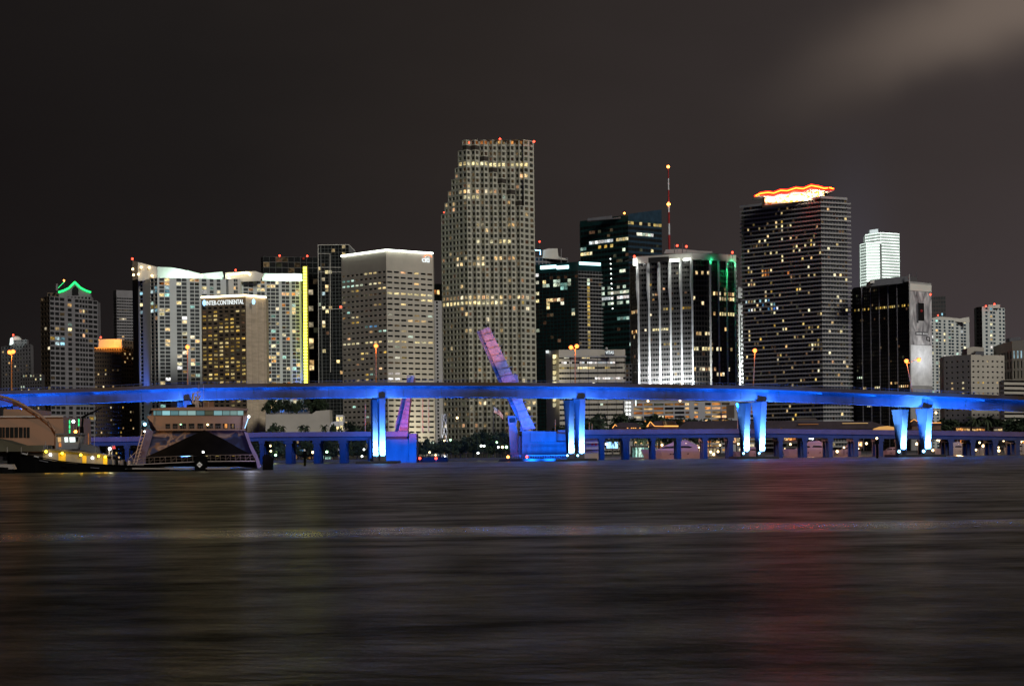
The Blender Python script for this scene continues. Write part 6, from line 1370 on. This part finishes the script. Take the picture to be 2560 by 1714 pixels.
# ---- market halls with string lights
def gable_hall(name, label, pts_wall, roof, D, dep, wallm, roofm):
    t = thing(name, label, 'market hall', G(pts_wall[0][0], D)); one(lambda m: m.ext(pts_wall, D, dep), 'wall', wallm, t); one(lambda m: m.ext(roof, D-.6, dep+1.2), 'roof', roofm, t); return t
hall = gable_hall('market_hall', 'market hall with a gable and eaves outlined in orange string lights', [(1618, 1080), (1618, 1067), (1694, 1067), (1694, 1080)], [(1619, 1066), (1632, 1055), (1640, 1052), (1686, 1051), (1696, 1064), (1696, 1067)], 830, 14, 'roof_brown', 'roof_dark')
for a, c, r_ in (((1617, 1066), (1626, 1053.5), .16), ((1626, 1053.5), (1636, 1064.5), .16), ((1617, 1066), (1622, 1064), .14), ((1636, 1064.5), (1660, 1065), .14), ((1660, 1064.5), (1696, 1064.5), .26)): one(lambda m: m.tube([P(*a, 828), P(*c, 828)], r_, 5), 'string_light', 'string_orange', hall)
one(lambda m: m.ext([(1619, 1066), (1626, 1055), (1634, 1065)], 828.4, .6), 'gable_wall', 'roof_brown', hall)
for k in range(6): one(lambda m: m.ext([(1658+k*5.4, 1062), (1656.4+k*4.8, 1052.5), (1660+k*4.8, 1052.5), (1662.4+k*5.4, 1062)], 829, .2), 'skylight', 'lit_dim', hall)
h2 = gable_hall('market_hall', 'smaller dark market hall with one orange-lit gable edge, left of the string-lit hall', [(1530, 1076), (1530, 1068), (1604, 1068), (1604, 1076)], [(1528, 1069), (1538, 1060), (1552, 1055), (1590, 1056), (1606, 1068)], 850, 12, 'roof_brown', 'roof_dark')
one(lambda m: m.tube([P(1531, 1069.5, 847), P(1538, 1060.5, 847)], .16, 5), 'string_light', 'string_orange', h2); one(lambda m: m.tube([P(1538, 1060.5, 847), P(1542, 1065, 847)], .12, 5), 'string_light', 'string_orange', h2)
for x in (1569, 1579, 1584, 1589, 1600): one(lambda m: m.ext([(x-1.6, 1070.3), (x-1.6, 1068.6), (x+1.6, 1068.6), (x+1.6, 1070.3)], 847, .3), 'string_light', 'string_orange', h2)
h3 = gable_hall('market_hall', 'very long dark-roofed market hall behind the old bridge, centre right', [(1700, 1082), (1700, 1071), (2235, 1071), (2235, 1082)], [(1692, 1072), (1715, 1053), (1850, 1050), (2040, 1053), (2180, 1053), (2240, 1072)], 840, 22, 'roof_dark', 'roof_dark')
for x0, x1, y in ((1996, 2046, 1059.5), (2106, 2170, 1057), (1950, 1956, 1070)): one(lambda m: m.ext([(x0, y+1.5), (x0, y), (x1, y-.6), (x1, y+.9)], 838.5, .3), 'eave_light', 'lit_orange', h3)
one(lambda m: m.ext([(1990, 1050), (1994, 1045), (2040, 1045), (2044, 1050)], 846, 8), 'roof_lantern', 'concrete_dark', h3)
tent = tag(one(lambda m: m.ext([(2183, 1077), (2192, 1070), (2205, 1065.5), (2220, 1064), (2236, 1067), (2246, 1076)], 815, 6), 'tent', 'lit_orange'), 'low glowing arched tent beside the rightmost tall columns', 'tent')
h4 = gable_hall('market_hall', 'small gabled hall with an orange-lit ridge between the rightmost tall columns', [(2280, 1074), (2280, 1062), (2352, 1060), (2352, 1074)], [(2276, 1063), (2286, 1047), (2300, 1056), (2354, 1055), (2356, 1061)], 820, 12, 'roof_brown', 'roof_dark')
one(lambda m: m.tube([P(2276, 1054, 817), P(2285, 1047.5, 817), P(2298, 1056, 817)], .12, 5), 'string_light', 'string_orange', h4); one(lambda m: m.tube([P(2326, 1056.5, 817), P(2352, 1056, 817)], .14, 5), 'string_light', 'string_orange', h4)
for i, (x0, x1, y0, y1, mt_) in enumerate(((1960, 2000, 1094, 1100, 'lit_orange'), (2142, 2156, 1104, 1115, 'shop_warm'), (2400, 2420, 1098, 1112, 'lit_orange'), (2545, 2575, 1098, 1112, 'lit_orange'), (2390, 2425, 1070, 1076, 'lit_orange'), (2430, 2462, 1071, 1076, 'lit_orange'), (2484, 2506, 1071, 1076, 'lit_warm'), (1580, 1622, 1118, 1142, 'lit_teal'), (1516, 1545, 1104, 1120, 'sign_blue'), (1832, 1850, 1094, 1106, 'lit_warm'), (726, 742, 1132, 1146, 'lit_warm'), (768, 786, 1130, 1146, 'lit_orange'), (660, 668, 1134, 1142, 'lit_white'), (792, 830, 1138, 1147, 'lit_teal'), (1748, 1790, 1120, 1140, 'lit_warm'), (2060, 2078, 1096, 1112, 'lit_warm'))):
    D_ = 705+i if y0 > 1085 else 860+i
    lb = ['lit restaurant front above the yacht right of the right-centre columns', 'small lit kiosk front left of the black channel marker', 'lit bar front behind the white cruisers, left one', 'lit bar front cut by the right edge', 'row of lit shopfronts under the right-hand trees, left one', 'row of lit shopfronts under the right-hand trees, middle one', 'row of lit shopfronts under the right-hand trees, right one', 'mint-lit pavilion behind the thick old-bridge pier', 'blue-lit canopy behind the old bridge right of the tour boat', 'warm-lit kiosk between the right-centre columns', 'warm-lit booth behind the second old-bridge pier at left', 'orange-lit booth behind the third old-bridge pier at left', 'white-lit booth right of the ferry', 'teal-lit bandstand wall among the left park trees', 'warm-lit restaurant front behind the large yacht stern', 'warm-lit kiosk front right of the second pale yacht'][i]
    t = thing('shop', lb, 'shop', G((x0+x1)/2, D_)); w_ = x1-x0
    one(lambda m: m.ext([(x0-1, y1+4), (x0-1, y0-2), (x1+1, y0-2), (x1+1, y1+4)], D_+.4, 5), 'wall', 'roof_brown', t); one(lambda m: m.ext([(x0-2, y0-2), (x0, y0-4), (x1, y0-4), (x1+2, y0-2)], D_-.8, 7), 'roof', 'roof_dark', t)
    n_ = max(1, round(w_/9))
    for k in range(n_):
        a = x0+w_*k/n_+.6; c = x0+w_*(k+1)/n_-.6; mb = MB(); q = [P(a, y1, D_), P(c, y1, D_), P(c, y0, D_), P(a, y0, D_)]; mb.raw(*q); build(mb, 'shop_window', mt_, t, uv=True)
# ---- flag
fl = thing('flag', 'flag with stars and stripes waving before the tallest tower', 'flag', G(1234, 860))
one(lambda m: m.tube([G(1234, 860, 1), P(1234, 1013, 860)], .12, 6), 'flagpole', 'metal_grey', fl)
def cloth(u, v):                                       # u along the fly, v down
    x = 1235+u*23; y = 1017+u*(6+14*u)+v*(14-2*u)
    return P(x, y, 860+.8*math.sin(u*7))
def patch(m, u0, u1, v0, v1, k=4):
    for i in range(k):
        a, c = u0+(u1-u0)*i/k, u0+(u1-u0)*(i+1)/k; m.poly(cloth(a, v1), cloth(c, v1), cloth(c, v0), cloth(a, v0))
one(lambda m: [patch(m, 0, .4, 0, .538, 3)], 'canton', 'flag_blue', fl)
for k in range(13): one(lambda m: patch(m, .4 if k < 7 else 0, 1, k/13, (k+1)/13), 'stripe', 'red_cloth' if k % 2 == 0 else 'sign_white', fl)
def stars(m):
    for r in range(5):
        for c in range(6):
            p = cloth(.03+c*.065, .05+r*.1)+Vector((0, -.06, 0)); m.raw(*[p+Vector((.13*math.cos(rad(a)), 0, .13*math.sin(rad(a)))) for a in (90, 162, 234, 306, 18)])
one(stars, 'stars', 'sign_white', fl)
lamp('flag_floodlight', 'SPOT', P(1240, 1060, 850), (1, 1, .95), 2600, P(1246, 1030, 860), angle=60)
# ---- white lattice monument
mo = thing('lattice_monument', 'slim white twisted lattice tower left of the tallest tower base', 'monument', G(1111, 800))
c0 = G(1111, 800, 1); ht = P(1111, 1034, 800).z-1; hm = MB()
for k in range(4):
    for s in (1, -1):
        pts_ = []
        for i in range(25):
            q = i/24; a = s*q*5.2+k*math.pi/2; r_ = 1.15-.35*q+.25*math.sin(q*3.1); pts_.append(c0+Vector((r_*math.cos(a), r_*math.sin(a), ht*q)))
        one(lambda m: m.tube(pts_, .085, 4), 'helix_tube', 'lattice_white', mo)
lamp('monument_floodlight', 'SPOT', c0+Vector((1, -7, 1)), (.95, 1, .95), 5200, c0+Vector((0, 0, ht*.5)), angle=80)
ball('statue_light', 'bulb_white', mo, c0+Vector((.4, -1.6, .4)), .45)

# repeats that look alike are told apart by their place in their row
rowsof = {}
for o in S.objects:
    if o.parent is None and 'label' in o: rowsof.setdefault(o['label'], []).append(o)
ORD = 'leftmost second third fourth fifth sixth seventh eighth ninth tenth eleventh twelfth thirteenth fourteenth fifteenth sixteenth seventeenth eighteenth nineteenth twentieth'.split()
for lb, os_ in rowsof.items():
    if len(os_) < 2: continue
    os_.sort(key=lambda o: (o.location.x if o.type == 'EMPTY' else o.bound_box[0][0])/max(1, o.location.y if o.type == 'EMPTY' else o.bound_box[0][1]))
    for k, o in enumerate(os_): o['label'] = lb+(', leftmost one' if k == 0 else ', rightmost one' if k == len(os_)-1 else ', %s from left' % ORD[k])
# ------------------------------------------------------------------ render settings
S.render.engine = 'CYCLES'; cy = S.cycles
cy.use_denoising = True; cy.max_bounces = 4; cy.diffuse_bounces = 1; cy.glossy_bounces = 3; cy.transmission_bounces = 0; cy.volume_bounces = 0
cy.caustics_reflective = False; cy.caustics_refractive = False; cy.sample_clamp_indirect = 4; cy.use_light_tree = True
try: cy.denoiser = 'OPENIMAGEDENOISE'; cy.denoising_input_passes = 'RGB_ALBEDO_NORMAL'
except Exception: pass
S.view_settings.view_transform = 'Standard'; S.view_settings.look = 'None'; S.view_settings.exposure = 0; S.view_settings.gamma = 1
